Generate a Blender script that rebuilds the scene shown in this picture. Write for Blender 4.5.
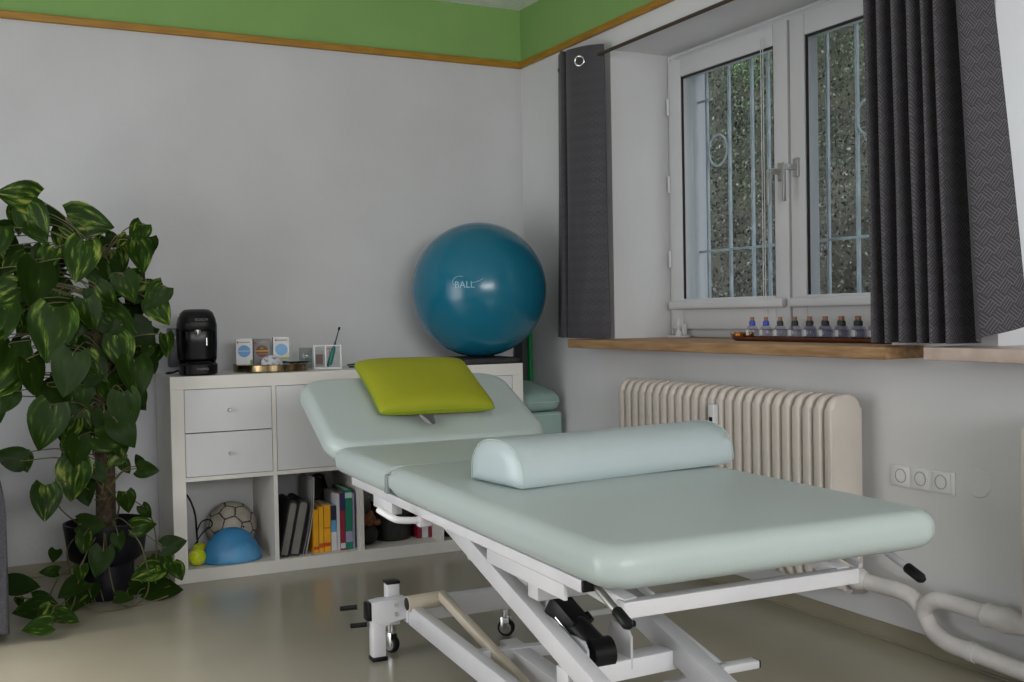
import bpy, bmesh, math, random
from mathutils import Vector, Matrix, Euler, noise
PI = math.pi
R = math.radians
for o in list(bpy.data.objects):
    bpy.data.objects.remove(o)
scene = bpy.context.scene
col = scene.collection

# ------------------------------------------------------------------ camera
CAM = Vector((-2.492, -4.680, 1.006))
YAW, PITCH, ROLL, F = 0.4766, -0.0250, 0.0185, 1087.97
fw = Vector((math.sin(YAW)*math.cos(PITCH), math.cos(YAW)*math.cos(PITCH), math.sin(PITCH)))
rt = Vector((math.cos(YAW), -math.sin(YAW), 0))
up = rt.cross(fw)
cr = math.cos(ROLL)*rt - math.sin(ROLL)*up
cu = math.sin(ROLL)*rt + math.cos(ROLL)*up
cam_data = bpy.data.cameras.new('camera')
cam = bpy.data.objects.new('camera', cam_data)
col.objects.link(cam)
cam_data.sensor_width = 36
cam_data.sensor_fit = 'HORIZONTAL'
cam_data.lens = F/1024*36
cam_data.clip_start = 0.02
M = Matrix((cr, cu, -fw)).transposed().to_4x4()
M.translation = CAM
cam.matrix_world = M
scene.camera = cam

# ------------------------------------------------------------------ world and daylight
world = bpy.data.worlds.new('world')
scene.world = world
world.use_nodes = True
bg = world.node_tree.nodes['Background']
bg.inputs['Color'].default_value = (0.80, 0.86, 0.95, 1)
bg.inputs['Strength'].default_value = 2.0
scene.view_settings.view_transform = 'Standard'
scene.view_settings.look = 'None'
scene.view_settings.exposure = 0.0
scene.view_settings.gamma = 1.0
scene.view_settings.use_curve_mapping = False

def area(name, loc, target, sx, sy, power, color):
    l = bpy.data.lights.new(name, 'AREA')
    l.shape = 'RECTANGLE'; l.size = sx; l.size_y = sy; l.energy = power; l.color = color
    o = bpy.data.objects.new(name, l)
    col.objects.link(o)
    o.location = loc
    d = Vector(target) - Vector(loc)
    o.rotation_euler = d.to_track_quat('-Z', 'Y').to_euler()
    return o
# daylight entering through the windows of the room (each lamp stands in its opening)
area('daylight_second_window', (0.60, -3.39, 1.50), (-3.0, -3.39, 1.1), 1.30, 1.10, 2, (0.80, 0.88, 1.0))
area('daylight_left_door', (-3.66, -2.10, 0.85), (-0.5, -2.4, 0.3), 1.3, 1.5, 20, (1.0, 0.97, 0.94))
area('daylight_rear_window', (-1.9, -7.35, 1.72), (-1.6, -1.0, 0.9), 2.6, 0.85, 92, (1.0, 0.985, 0.97))
sun_data = bpy.data.lights.new('hazy_sun', 'SUN')
sun_data.energy = 3.6; sun_data.angle = R(16); sun_data.color = (1.0, 0.93, 0.86)
sun = bpy.data.objects.new('hazy_sun', sun_data); col.objects.link(sun)
sun.rotation_euler = Vector((1.0, 0.0, -1.02)).to_track_quat('-Z', 'Y').to_euler()

# ------------------------------------------------------------------ helpers
def tag(o, label=None, cat=None, group=None, kind=None):
    if label: o['label'] = label
    if cat: o['category'] = cat
    if group: o['group'] = group
    if kind: o['kind'] = kind
    return o
def empty(name, loc=(0, 0, 0), rz=0.0, label=None, cat=None, group=None, kind=None):
    o = bpy.data.objects.new(name, None)
    col.objects.link(o)
    o.empty_display_size = 0.05
    o.location = loc; o.rotation_euler = (0, 0, rz)
    return tag(o, label, cat, group, kind)
def obj(name, bm, m, parent=None, smooth=None, loc=None, rot=None):
    bmesh.ops.recalc_face_normals(bm, faces=bm.faces[:])
    me = bpy.data.meshes.new(name)
    bm.to_mesh(me); bm.free()
    ms = m if isinstance(m, (list, tuple)) else [m]
    for k in ms: me.materials.append(k)
    if smooth is not None:
        if smooth > 0:
            for p in me.polygons: p.use_smooth = True
            me.set_sharp_from_angle(angle=R(smooth))
    o = bpy.data.objects.new(name, me)
    col.objects.link(o)
    if loc: o.location = loc
    if rot: o.rotation_euler = rot
    if parent: o.parent = parent
    return o
def newbm(): return bmesh.new()
def xf(bm, vs, mat):
    for v in vs: v.co = mat @ v.co
def box(bm, x0, x1, y0, y1, z0, z1, bev=0.0, seg=2, mat=None, mi=0):
    vs = [bm.verts.new((x, y, z)) for x in (x0, x1) for y in (y0, y1) for z in (z0, z1)]
    fs = [(0,1,3,2),(4,6,7,5),(0,4,5,1),(2,3,7,6),(0,2,6,4),(1,5,7,3)]
    faces = [bm.faces.new([vs[i] for i in f]) for f in fs]
    for f in faces: f.material_index = mi
    if bev > 0:
        es = list({e for f in faces for e in f.edges})
        r = bmesh.ops.bevel(bm, geom=es, offset=bev, segments=seg, affect='EDGES', profile=0.5)
        allv = list({v for f in r['faces'] for v in f.verts} | {v for v in vs if v.is_valid})
        for f in r['faces']: f.material_index = mi
        vs = allv
    if mat is not None: xf(bm, [v for v in vs if v.is_valid], mat)
    return vs
def bar(bm, a, b, w, h, bev=0.002, upv=(0, 0, 1)):
    """square tube from a to b; w sideways, h along up"""
    a = Vector(a); b = Vector(b); d = b-a; L = d.length; d.normalize()
    s = Vector(upv).cross(d)
    if s.length < 1e-4: s = Vector((1, 0, 0))
    s.normalize(); u = d.cross(s)
    m = Matrix((d, s, u)).transposed().to_4x4(); m.translation = a
    box(bm, 0, L, -w/2, w/2, -h/2, h/2, bev, 2, m)
def smooth_path(pts, n=6):
    P = [Vector(p) for p in pts]
    if len(P) < 3: return P
    out = []
    for i in range(len(P)-1):
        p0 = P[max(i-1, 0)]; p1 = P[i]; p2 = P[i+1]; p3 = P[min(i+2, len(P)-1)]
        for k in range(n):
            t = k/n
            out.append(0.5*((2*p1)+(-p0+p2)*t+(2*p0-5*p1+4*p2-p3)*t*t+(-p0+3*p1-3*p2+p3)*t**3))
    out.append(P[-1])
    return out
def tube(bm, pts, r, seg=10, cap=True, mi=0):
    P = [Vector(p) for p in pts]
    rs = r if isinstance(r, (list, tuple)) else [r]*len(P)
    rings = []
    n = None
    for i, p in enumerate(P):
        t = (P[min(i+1, len(P)-1)] - P[max(i-1, 0)]).normalized()
        if n is None:
            n = t.cross(Vector((0, 0, 1)))
            if n.length < 1e-3: n = t.cross(Vector((1, 0, 0)))
        n = (n - t*n.dot(t)).normalized()
        b = t.cross(n)
        rings.append([bm.verts.new(p + rs[i]*(math.cos(2*PI*k/seg)*n + math.sin(2*PI*k/seg)*b)) for k in range(seg)])
    for i in range(len(rings)-1):
        for k in range(seg):
            f = bm.faces.new((rings[i][k], rings[i][(k+1)%seg], rings[i+1][(k+1)%seg], rings[i+1][k])); f.material_index = mi
    if cap:
        f = bm.faces.new(rings[0]); f.material_index = mi
        f = bm.faces.new(rings[-1]); f.material_index = mi
def lathe(bm, prof, seg=32, mat=None, mi=0):
    """prof: list of (r,z); closed with centre fans when r==0"""
    rings = []
    for r, z in prof:
        if r < 1e-6: rings.append([bm.verts.new((0, 0, z))])
        else: rings.append([bm.verts.new((r*math.cos(2*PI*k/seg), r*math.sin(2*PI*k/seg), z)) for k in range(seg)])
    for i in range(len(rings)-1):
        A, B_ = rings[i], rings[i+1]
        if len(A) == 1 and len(B_) == 1: continue
        for k in range(seg):
            if len(A) == 1: f = bm.faces.new((A[0], B_[k], B_[(k+1)%seg]))
            elif len(B_) == 1: f = bm.faces.new((A[k], B_[0], A[(k+1)%seg]))
            else: f = bm.faces.new((A[k], A[(k+1)%seg], B_[(k+1)%seg], B_[k]))
            f.material_index = mi
    if mat is not None: xf(bm, [v for r_ in rings for v in r_], mat)
def rrect(w, l, r, n=8, cx=0, cy=0):
    r = max(min(r, w/2-1e-4, l/2-1e-4), 1e-4)
    out = []
    for (sx, sy, a0) in ((1, 1, 0), (-1, 1, 90), (-1, -1, 180), (1, -1, 270)):
        for k in range(n+1):
            a = R(a0 + 90*k/n)
            out.append((cx+sx*(w/2-r)+r*math.cos(a), cy+sy*(l/2-r)+r*math.sin(a)))
    return out
def densify(pts, m=3):
    out = []
    for i in range(len(pts)):
        a = Vector(pts[i]); b = Vector(pts[(i+1) % len(pts)])
        k = max(1, int((b-a).length/0.03)) if m else 1
        for j in range(k): out.append(tuple(a.lerp(b, j/k)))
    return out
def slab(bm, w, l, h, rp, re, crown=0.0, nin=10, ne=6, fn=None, mat=None):
    """cushion: rounded rectangle in plan, rounded edges; x in [-w/2,w/2], y same, z 0..h"""
    base = densify(rrect(w, l, rp, 7))
    N = len(base)
    cen = Vector((0, 0))
    def ring(off, z):
        out = []
        for (x, y) in base:
            # inset by scaling towards the core rectangle
            sx = (w/2-off)/(w/2); sy = (l/2-off)/(l/2)
            out.append(bm.verts.new((x*sx, y*sy, z)))
        return out
    rings = []
    m = min(w, l)/2
    for k in range(4, 0, -1): rings.append(ring(re + (m-re)*0.9*(k/4), 0.0))
    for k in range(ne+1):
        a = R(-90 + 90*k/ne); rings.append(ring(re-re*math.cos(a), re+re*math.sin(a)))
    for k in range(ne+1):
        a = R(90*k/ne); rings.append(ring(re-re*math.cos(a), h-re+re*math.sin(a)))
    for k in range(1, nin+1):
        t = k/nin
        rings.append(ring(re+(m-re)*0.97*t, h + crown*math.sin(t*PI/2)))
    for i in range(len(rings)-1):
        for k in range(N):
            bm.faces.new((rings[i][k], rings[i][(k+1)%N], rings[i+1][(k+1)%N], rings[i+1][k]))
    bm.faces.new(rings[0]); bm.faces.new(rings[-1])
    vs = [v for r_ in rings for v in r_]
    if fn:
        for v in vs: v.co = fn(v.co)
    if mat is not None: xf(bm, vs, mat)
    return vs
def prism(bm, pts2, z0, z1, bev=0.0, mat=None, seg=2, mi=0):
    """2D outline in xy extruded z0..z1, rims bevelled"""
    a = [bm.verts.new((x, y, z0)) for x, y in pts2]
    b = [bm.verts.new((x, y, z1)) for x, y in pts2]
    n = len(pts2)
    f0 = bm.faces.new(a); f1 = bm.faces.new(b)
    fs = [f0, f1]
    for i in range(n): fs.append(bm.faces.new((a[i], a[(i+1)%n], b[(i+1)%n], b[i])))
    for f in fs: f.material_index = mi
    vs = a+b
    if bev > 0:
        es = list(f0.edges)+list(f1.edges)
        r = bmesh.ops.bevel(bm, geom=es, offset=bev, segments=seg, affect='EDGES', profile=0.5)
        for f in r['faces']: f.material_index = mi
        vs = list({v for f in r['faces'] for v in f.verts} | {v for v in vs if v.is_valid})
    if mat is not None: xf(bm, [v for v in vs if v.is_valid], mat)
def dup(o, parent=None):
    c = o.copy(); col.objects.link(c); c.parent = parent
    for ch in [x for x in bpy.data.objects if x.parent == o]: dup(ch, c)
    return c
# axes helper: matrix whose local xyz map to the given vectors
def axes(x, y, z, o=(0, 0, 0)):
    m = Matrix((Vector(x), Vector(y), Vector(z))).transposed().to_4x4(); m.translation = Vector(o); return m
XZ = axes((1, 0, 0), (0, 0, 1), (0, -1, 0))      # outline drawn in x,z; extrude towards -y
YZ = axes((0, 1, 0), (0, 0, 1), (1, 0, 0))       # outline drawn in y,z; extrude towards +x
def text_obj(name, s, size, m, parent, mat4, depth=0.0006, spacing=1.0):
    c = bpy.data.curves.new(name, 'FONT'); c.body = s; c.size = size; c.extrude = depth
    c.align_x = 'CENTER'; c.align_y = 'CENTER'; c.space_character = spacing
    t = bpy.data.objects.new(name, c); col.objects.link(t)
    dg = bpy.context.evaluated_depsgraph_get(); dg.update()
    me = bpy.data.meshes.new_from_object(t.evaluated_get(dg))
    bpy.data.objects.remove(t)
    me.transform(mat4); me.materials.clear(); me.materials.append(m)
    o = bpy.data.objects.new(name, me); col.objects.link(o); o.parent = parent
    return o

# ------------------------------------------------------------------ materials
def srgb(r, g, b):
    f = lambda c: ((c/255)/12.92 if c/255 <= 0.04045 else (((c/255)+0.055)/1.055)**2.4)
    return (f(r), f(g), f(b), 1)
def mat(name, c, rough=0.5, metal=0.0, spec=0.5, c2=None, scale=8.0, bump=0.0, bscale=60.0, coat=0.0, stretch=None, detail=4, lo=0.35, hi=0.65, trans=0.0, sheen=0.0):
    m = bpy.data.materials.new(name); m.use_nodes = True
    nt = m.node_tree; b = nt.nodes['Principled BSDF']
    b.inputs['Base Color'].default_value = c
    b.inputs['Roughness'].default_value = rough
    b.inputs['Metallic'].default_value = metal
    b.inputs['Specular IOR Level'].default_value = spec
    b.inputs['Coat Weight'].default_value = coat
    b.inputs['Transmission Weight'].default_value = trans
    b.inputs['Sheen Weight'].default_value = sheen
    tc = nt.nodes.new('ShaderNodeTexCoord')
    src = tc.outputs['Object']
    if stretch:
        mp = nt.nodes.new('ShaderNodeMapping'); mp.inputs['Scale'].default_value = stretch
        nt.links.new(src, mp.inputs['Vector']); src = mp.outputs['Vector']
    if c2 is not None:
        n = nt.nodes.new('ShaderNodeTexNoise'); n.inputs['Scale'].default_value = scale; n.inputs['Detail'].default_value = detail
        nt.links.new(src, n.inputs['Vector'])
        rp = nt.nodes.new('ShaderNodeValToRGB')
        rp.color_ramp.elements[0].position = lo; rp.color_ramp.elements[0].color = c
        rp.color_ramp.elements[1].position = hi; rp.color_ramp.elements[1].color = c2
        nt.links.new(n.outputs['Fac'], rp.inputs['Fac']); nt.links.new(rp.outputs['Color'], b.inputs['Base Color'])
    if bump > 0:
        n2 = nt.nodes.new('ShaderNodeTexNoise'); n2.inputs['Scale'].default_value = bscale; n2.inputs['Detail'].default_value = 3
        nt.links.new(src, n2.inputs['Vector'])
        bp = nt.nodes.new('ShaderNodeBump'); bp.inputs['Strength'].default_value = bump; bp.inputs['Distance'].default_value = 0.004
        nt.links.new(n2.outputs['Fac'], bp.inputs['Height']); nt.links.new(bp.outputs['Normal'], b.inputs['Normal'])
    return m
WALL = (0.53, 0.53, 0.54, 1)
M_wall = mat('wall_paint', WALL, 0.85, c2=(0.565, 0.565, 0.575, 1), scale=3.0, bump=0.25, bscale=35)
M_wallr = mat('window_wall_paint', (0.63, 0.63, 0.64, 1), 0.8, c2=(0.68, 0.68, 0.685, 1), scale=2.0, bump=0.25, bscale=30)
M_green = mat('green_wall_paint', srgb(122, 160, 90), 0.8, c2=srgb(127, 165, 94), scale=3, bump=0.15, bscale=40)
M_ceil = mat('ceiling_paint', (0.85, 0.85, 0.83, 1), 0.9, c2=(0.75, 0.75, 0.73, 1), scale=50, bump=0.9, bscale=70)
M_gold = mat('gold_trim_wood', srgb(166, 122, 30), 0.45, c2=srgb(146, 102, 22), scale=10, stretch=(1, 1, 12))
M_floor = mat('linoleum', srgb(146, 141, 124), 0.22, c2=srgb(156, 151, 134), scale=1.6, bump=0.06, bscale=14, detail=8, lo=0.3, hi=0.7, spec=0.45)
M_base = mat('skirting_lino', srgb(138, 132, 112), 0.45, c2=srgb(146, 140, 120), scale=6)
M_oak = mat('oak_board', srgb(172, 136, 96), 0.55, c2=srgb(140, 106, 70), scale=9, stretch=(6, 0.9, 8), detail=6, bump=0.1)
M_marble = mat('stone_sill', srgb(196, 178, 166), 0.35, c2=srgb(176, 156, 144), scale=16, detail=6)
M_pvc = mat('window_pvc', srgb(212, 212, 214), 0.35, c2=srgb(206, 206, 208), scale=3)
M_gasket = mat('black_gasket', (0.01, 0.01, 0.012, 1), 0.6)
M_white = mat('white_foil', srgb(214, 211, 205), 0.5, c2=srgb(207, 204, 198), scale=4, bump=0.05, bscale=20)
M_white_in = mat('white_foil_front', srgb(206, 206, 208), 0.45, c2=srgb(201, 201, 203), scale=4)
M_gap = mat('dark_gap', (0.02, 0.02, 0.02, 1), 0.8)
M_metal_w = mat('white_powder_coat', srgb(222, 221, 224), 0.35, c2=srgb(214, 213, 217), scale=9, coat=0.2)
M_metal_g = mat('grey_powder_coat', srgb(196, 196, 200), 0.35, c2=srgb(186, 186, 190), scale=9)
M_cream = mat('cream_powder_coat', srgb(214, 204, 186), 0.4, c2=srgb(204, 192, 172), scale=9)
M_black = mat('black_plastic', (0.006, 0.006, 0.007, 1), 0.38, c2=(0.010, 0.010, 0.011, 1), scale=20, spec=0.2)
M_blackg = mat('black_gloss_plastic', (0.004, 0.004, 0.005, 1), 0.25, spec=0.2)
M_chrome = mat('chrome', (0.75, 0.75, 0.76, 1), 0.15, metal=1.0)
M_brushed = mat('brushed_steel', (0.55, 0.54, 0.52, 1), 0.35, metal=1.0)
M_brass = mat('brass_tray', srgb(168, 150, 116), 0.22, metal=1.0, c2=srgb(104, 88, 60), scale=12, stretch=(4, 4, 1))
M_mint = mat('mint_vinyl', srgb(180, 191, 189), 0.36, c2=srgb(176, 187, 185), scale=2.0, bump=0.10, bscale=160, spec=0.5)
M_mint2 = mat('mint_vinyl_bolster', srgb(184, 197, 199), 0.36, c2=srgb(180, 193, 195), scale=3.0, bump=0.08, bscale=160, spec=0.5)
M_mintd = mat('mint_vinyl_stool', srgb(146, 172, 166), 0.5, c2=srgb(140, 166, 160), scale=3.0)
M_strap = mat('grey_strap', srgb(128, 134, 134), 0.6)
M_lime = mat('lime_fabric', srgb(150, 154, 12), 0.75, c2=srgb(143, 147, 10), scale=4, bump=0.2, bscale=300)
M_limes = mat('lime_piping', srgb(110, 150, 30), 0.7)
M_ball = mat('blue_rubber', srgb(22, 108, 134), 0.20, c2=srgb(20, 103, 128), scale=2.0, spec=0.5)
M_print = mat('silver_print', srgb(140, 185, 200), 0.5)
M_printg = mat('grey_print', srgb(120, 120, 122), 0.5)
M_rad = mat('radiator_enamel', srgb(208, 200, 192), 0.3, c2=srgb(198, 189, 180), scale=5, coat=0.2)
M_pipe = mat('painted_pipe_wrap', srgb(212, 208, 206), 0.6, c2=srgb(196, 192, 190), scale=12, bump=0.35, bscale=45)
M_pot = mat('black_glazed_pot', (0.006, 0.006, 0.009, 1), 0.4, spec=0.2, c2=(0.012, 0.012, 0.018, 1), scale=5)
M_soil = mat('soil', (0.03, 0.02, 0.012, 1), 0.95, c2=(0.06, 0.04, 0.025, 1), scale=40, bump=1.0, bscale=40)
M_moss = mat('coir_pole', (0.035, 0.022, 0.014, 1), 0.95, c2=(0.08, 0.055, 0.035, 1), scale=60, bump=1.0, bscale=90)
M_stem = mat('vine_stem', srgb(92, 92, 52), 0.6, c2=srgb(70, 60, 40), scale=20)
M_sofa = mat('grey_felt', srgb(84, 84, 90), 0.9, c2=srgb(68, 68, 74), scale=120, bump=0.5, bscale=250)
M_rod = mat('curtain_rod', srgb(84, 70, 60), 0.4, metal=0.6)
M_bars = mat('painted_grille', srgb(196, 206, 210), 0.5, c2=srgb(170, 180, 186), scale=14)
M_tennis = mat('tennis_felt', srgb(206, 214, 20), 0.9, c2=srgb(186, 200, 16), scale=60, bump=0.5, bscale=200)
M_greenmat = mat('green_foam', srgb(20, 130, 66), 0.8, c2=srgb(18, 120, 60), scale=10)
M_greymat = mat('dark_grey_foam', srgb(60, 62, 62), 0.9, c2=srgb(52, 54, 54), scale=10)
M_outwall = mat('outer_plaster', srgb(150, 168, 186), 0.9, c2=srgb(138, 156, 174), scale=6, bump=0.3)
M_earth = mat('earth_bank', (0.025, 0.024, 0.018, 1), 1.0, c2=(0.05, 0.05, 0.035, 1), scale=5, bump=1.0, bscale=9)
M_wood_d = mat('dark_wood_tray', srgb(112, 62, 40), 0.5, c2=srgb(84, 44, 28), scale=10, stretch=(6, 1, 6))
M_cork = mat('cork', srgb(176, 128, 96), 0.9, c2=srgb(150, 104, 76), scale=80)
M_paper = mat('paper', srgb(200, 198, 192), 0.9, c2=srgb(188, 186, 180), scale=30)
def flat(name, r, g, b, rough=0.5, **k): return mat(name, srgb(r, g, b), rough, c2=srgb(int(r*.94), int(g*.94), int(b*.94)), scale=20, **k)

def glass_mat(name, tint=(1, 1, 1, 1), gloss=0.02, base=0.06):
    m = bpy.data.materials.new(name); m.use_nodes = True; nt = m.node_tree; nt.nodes.clear()
    out = nt.nodes.new('ShaderNodeOutputMaterial'); mx = nt.nodes.new('ShaderNodeMixShader')
    tr = nt.nodes.new('ShaderNodeBsdfTransparent'); gl = nt.nodes.new('ShaderNodeBsdfGlossy'); fr = nt.nodes.new('ShaderNodeFresnel')
    tr.inputs['Color'].default_value = tint; gl.inputs['Roughness'].default_value = gloss; fr.inputs['IOR'].default_value = 1.45
    ge = nt.nodes.new('ShaderNodeNewGeometry'); mu = nt.nodes.new('ShaderNodeMath'); mu.operation = 'MULTIPLY_ADD'; mu.inputs[1].default_value = -1; mu.inputs[2].default_value = 1
    m2 = nt.nodes.new('ShaderNodeMath'); m2.operation = 'MULTIPLY'
    nt.links.new(ge.outputs['Backfacing'], mu.inputs[0]); nt.links.new(mu.outputs[0], m2.inputs[0]); nt.links.new(fr.outputs[0], m2.inputs[1])
    nt.links.new(m2.outputs[0], mx.inputs[0]); nt.links.new(tr.outputs[0], mx.inputs[1]); nt.links.new(gl.outputs[0], mx.inputs[2]); nt.links.new(mx.outputs[0], out.inputs[0])
    return m
M_glass = glass_mat('window_glass', (0.93, 0.96, 0.97, 1))
M_clear = glass_mat('clear_bottle_glass', (0.80, 0.81, 0.88, 1), 0.10)
M_smoke = glass_mat('smoked_tank', (0.5, 0.5, 0.52, 1), 0.08)
M_acryl = glass_mat('clear_acrylic', (0.86, 0.89, 0.88, 1), 0.03)

def curtain_mat():
    m = bpy.data.materials.new('patterned_curtain_cloth'); m.use_nodes = True; nt = m.node_tree; b = nt.nodes['Principled BSDF']
    b.inputs['Roughness'].default_value = 0.7; b.inputs['Sheen Weight'].default_value = 0.15
    uv = nt.nodes.new('ShaderNodeUVMap'); sep = nt.nodes.new('ShaderNodeSeparateXYZ'); nt.links.new(uv.outputs[0], sep.inputs[0])
    def M_(op, a, b_=None, c=None):
        n = nt.nodes.new('ShaderNodeMath'); n.operation = op
        for i, v in enumerate((a, b_, c)):
            if v is None: continue
            if isinstance(v, (int, float)): n.inputs[i].default_value = v
            else: nt.links.new(v, n.inputs[i])
        return n.outputs[0]
    S = 1/0.038
    u = M_('MULTIPLY', sep.outputs[0], S); v = M_('MULTIPLY', sep.outputs[1], S*0.8)
    p = M_('ADD', u, v); q = M_('SUBTRACT', u, v)
    par = M_('MODULO', M_('ADD', M_('ADD', M_('FLOOR', p), M_('FLOOR', q)), 1000), 2)
    lp = M_('FRACT', M_('MULTIPLY', p, 4)); lq = M_('FRACT', M_('MULTIPLY', q, 4))
    sel = M_('ADD', M_('MULTIPLY', lp, par), M_('MULTIPLY', lq, M_('SUBTRACT', 1, par)))
    line = M_('LESS_THAN', sel, 0.20)
    mx = nt.nodes.new('ShaderNodeMix'); mx.data_type = 'RGBA'
    nt.links.new(line, mx.inputs[0]); mx.inputs[6].default_value = srgb(48, 45, 54); mx.inputs[7].default_value = srgb(98, 95, 92)
    nt.links.new(mx.outputs[2], b.inputs['Base Color'])
    return m
M_curtain = curtain_mat()

def leaf_mat():
    m = bpy.data.materials.new('pothos_leaf'); m.use_nodes = True; nt = m.node_tree; b = nt.nodes['Principled BSDF']
    b.inputs['Roughness'].default_value = 0.42; b.inputs['Specular IOR Level'].default_value = 0.09
    uv = nt.nodes.new('ShaderNodeUVMap'); at = nt.nodes.new('ShaderNodeAttribute'); at.attribute_name = 'rnd'
    mp = nt.nodes.new('ShaderNodeVectorMath'); mp.operation = 'MULTIPLY'; mp.inputs[1].default_value = (2.4, 1.5, 1)
    nt.links.new(uv.outputs[0], mp.inputs[0])
    ad = nt.nodes.new('ShaderNodeVectorMath'); ad.operation = 'ADD'; nt.links.new(mp.outputs[0], ad.inputs[0])
    sc = nt.nodes.new('ShaderNodeVectorMath'); sc.operation = 'SCALE'; sc.inputs['Scale'].default_value = 37.0
    nt.links.new(at.outputs['Vector'], sc.inputs[0]); nt.links.new(sc.outputs[0], ad.inputs[1])
    n = nt.nodes.new('ShaderNodeTexNoise'); n.inputs['Scale'].default_value = 1.6; n.inputs['Detail'].default_value = 5
    nt.links.new(ad.outputs[0], n.inputs['Vector'])
    sx = nt.nodes.new('ShaderNodeSeparateXYZ'); nt.links.new(at.outputs['Vector'], sx.inputs[0])
    s = nt.nodes.new('ShaderNodeMath'); s.operation = 'MULTIPLY_ADD'; s.inputs[1].default_value = 0.26; nt.links.new(sx.outputs[0], s.inputs[0]); nt.links.new(n.outputs['Fac'], s.inputs[2])
    r = nt.nodes.new('ShaderNodeValToRGB'); nt.links.new(s.outputs[0], r.inputs['Fac'])
    e = r.color_ramp.elements
    e[0].position = 0.55; e[0].color = srgb(24, 42, 5)
    e[1].position = 0.92; e[1].color = srgb(128, 134, 66)
    for p_, c_ in ((0.72, srgb(32, 52, 9)), (0.80, srgb(58, 84, 24))):
        k = e.new(p_); k.color = c_
    nt.links.new(r.outputs['Color'], b.inputs['Base Color'])
    return m
M_leaf = leaf_mat()
def ivy_mat():
    m = bpy.data.materials.new('ivy_leaves'); m.use_nodes = True; nt = m.node_tree; b = nt.nodes['Principled BSDF']
    b.inputs['Roughness'].default_value = 0.55
    at = nt.nodes.new('ShaderNodeAttribute'); at.attribute_name = 'tint'
    nt.links.new(at.outputs['Color'], b.inputs['Base Color'])
    return m
M_ivy = ivy_mat()

# ------------------------------------------------------------------ room shell
ZT, ZC = 2.200, 2.470
XL, YF = -3.72, -7.50
def struct(name, bm, m, parent=None, smooth=None):
    o = obj(name, bm, m, parent, smooth)
    if parent is None: o['kind'] = 'structure'
    return o
bm = newbm(); box(bm, XL-.1, 0.0, YF-.1, 0.0, -0.1, 0.0); struct('floor', bm, M_floor)
bm = newbm(); box(bm, XL-.1, 0.5, YF-.1, 0.2, ZC, ZC+.1); struct('ceiling', bm, M_ceil)
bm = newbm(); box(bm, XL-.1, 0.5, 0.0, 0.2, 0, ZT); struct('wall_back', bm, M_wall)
# window wall with two deep niches
N1a, N1b, N2a, N2b = -0.80, -2.32, -2.69, -4.10
ZS, ZN = 0.858, 2.105
XW = 0.50
bm = newbm()
box(bm, 0, XW, YF-.1, 0, -.1, ZS)
box(bm, 0, XW, YF-.1, 0, ZN, ZT)
for a, b in ((N1a, 0), (N2a, N1b), (YF-.1, N2b)): box(bm, 0, XW, a, b, ZS, ZN)
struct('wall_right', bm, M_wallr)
# green painted band above the moulding
bm = newbm(); box(bm, XL-.1, 0.5, -0.002, 0.2, ZT, ZC); box(bm, -0.002, 0.5, YF-.1, 0, ZT, ZC); box(bm, XL-.1, XL, YF-.1, 0, ZT, ZC); box(bm, XL-.1, 0.5, YF-.1, YF, ZT, ZC)
struct('trim_2', bm, M_green)
bm = newbm()
box(bm, XL, 0.0, -0.020, 0.0, ZT-0.012, ZT+0.018, 0.004); box(bm, -0.020, 0.0, YF, -0.0, ZT-0.012, ZT+0.018, 0.004)
struct('trim_1', bm, M_gold)
# far walls behind the camera, each with a window opening
def wall_with_hole(name, axis, pos, a, b, h0, h1, z0, z1, t):
    bm = newbm()
    def bx_(p0, p1, q0, q1):
        if axis == 'x': box(bm, pos-t, pos, p0, p1, q0, q1)
        else: box(bm, p0, p1, pos-t, pos, q0, q1)
    bx_(a, b, 0, z0); bx_(a, b, z1, ZT); bx_(a, h0, z0, z1); bx_(h1, b, z0, z1)
    return struct(name, bm, M_wall)
wall_with_hole('wall_left', 'x', XL, YF-.1, 0, -2.75, -0.97, 0.02, 1.80, 0.1)
wall_with_hole('wall_front', 'y', YF, XL-.1, 0.5, -3.3, -0.5, 0.75, 2.15, 0.1)
bm = newbm(); box(bm, XL, 0, -0.006, 0.0, 0, 0.052, 0.002); box(bm, XL, 0, -0.014, -0.0055, 0, 0.006, 0.002); struct('baseboard_back', bm, M_base)
bm = newbm(); box(bm, -0.006, 0.0, YF, -0.006, 0, 0.052, 0.002); box(bm, -0.013, -0.0055, YF, -0.014, 0, 0.006, 0.002); struct('baseboard_right', bm, M_base)

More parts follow.
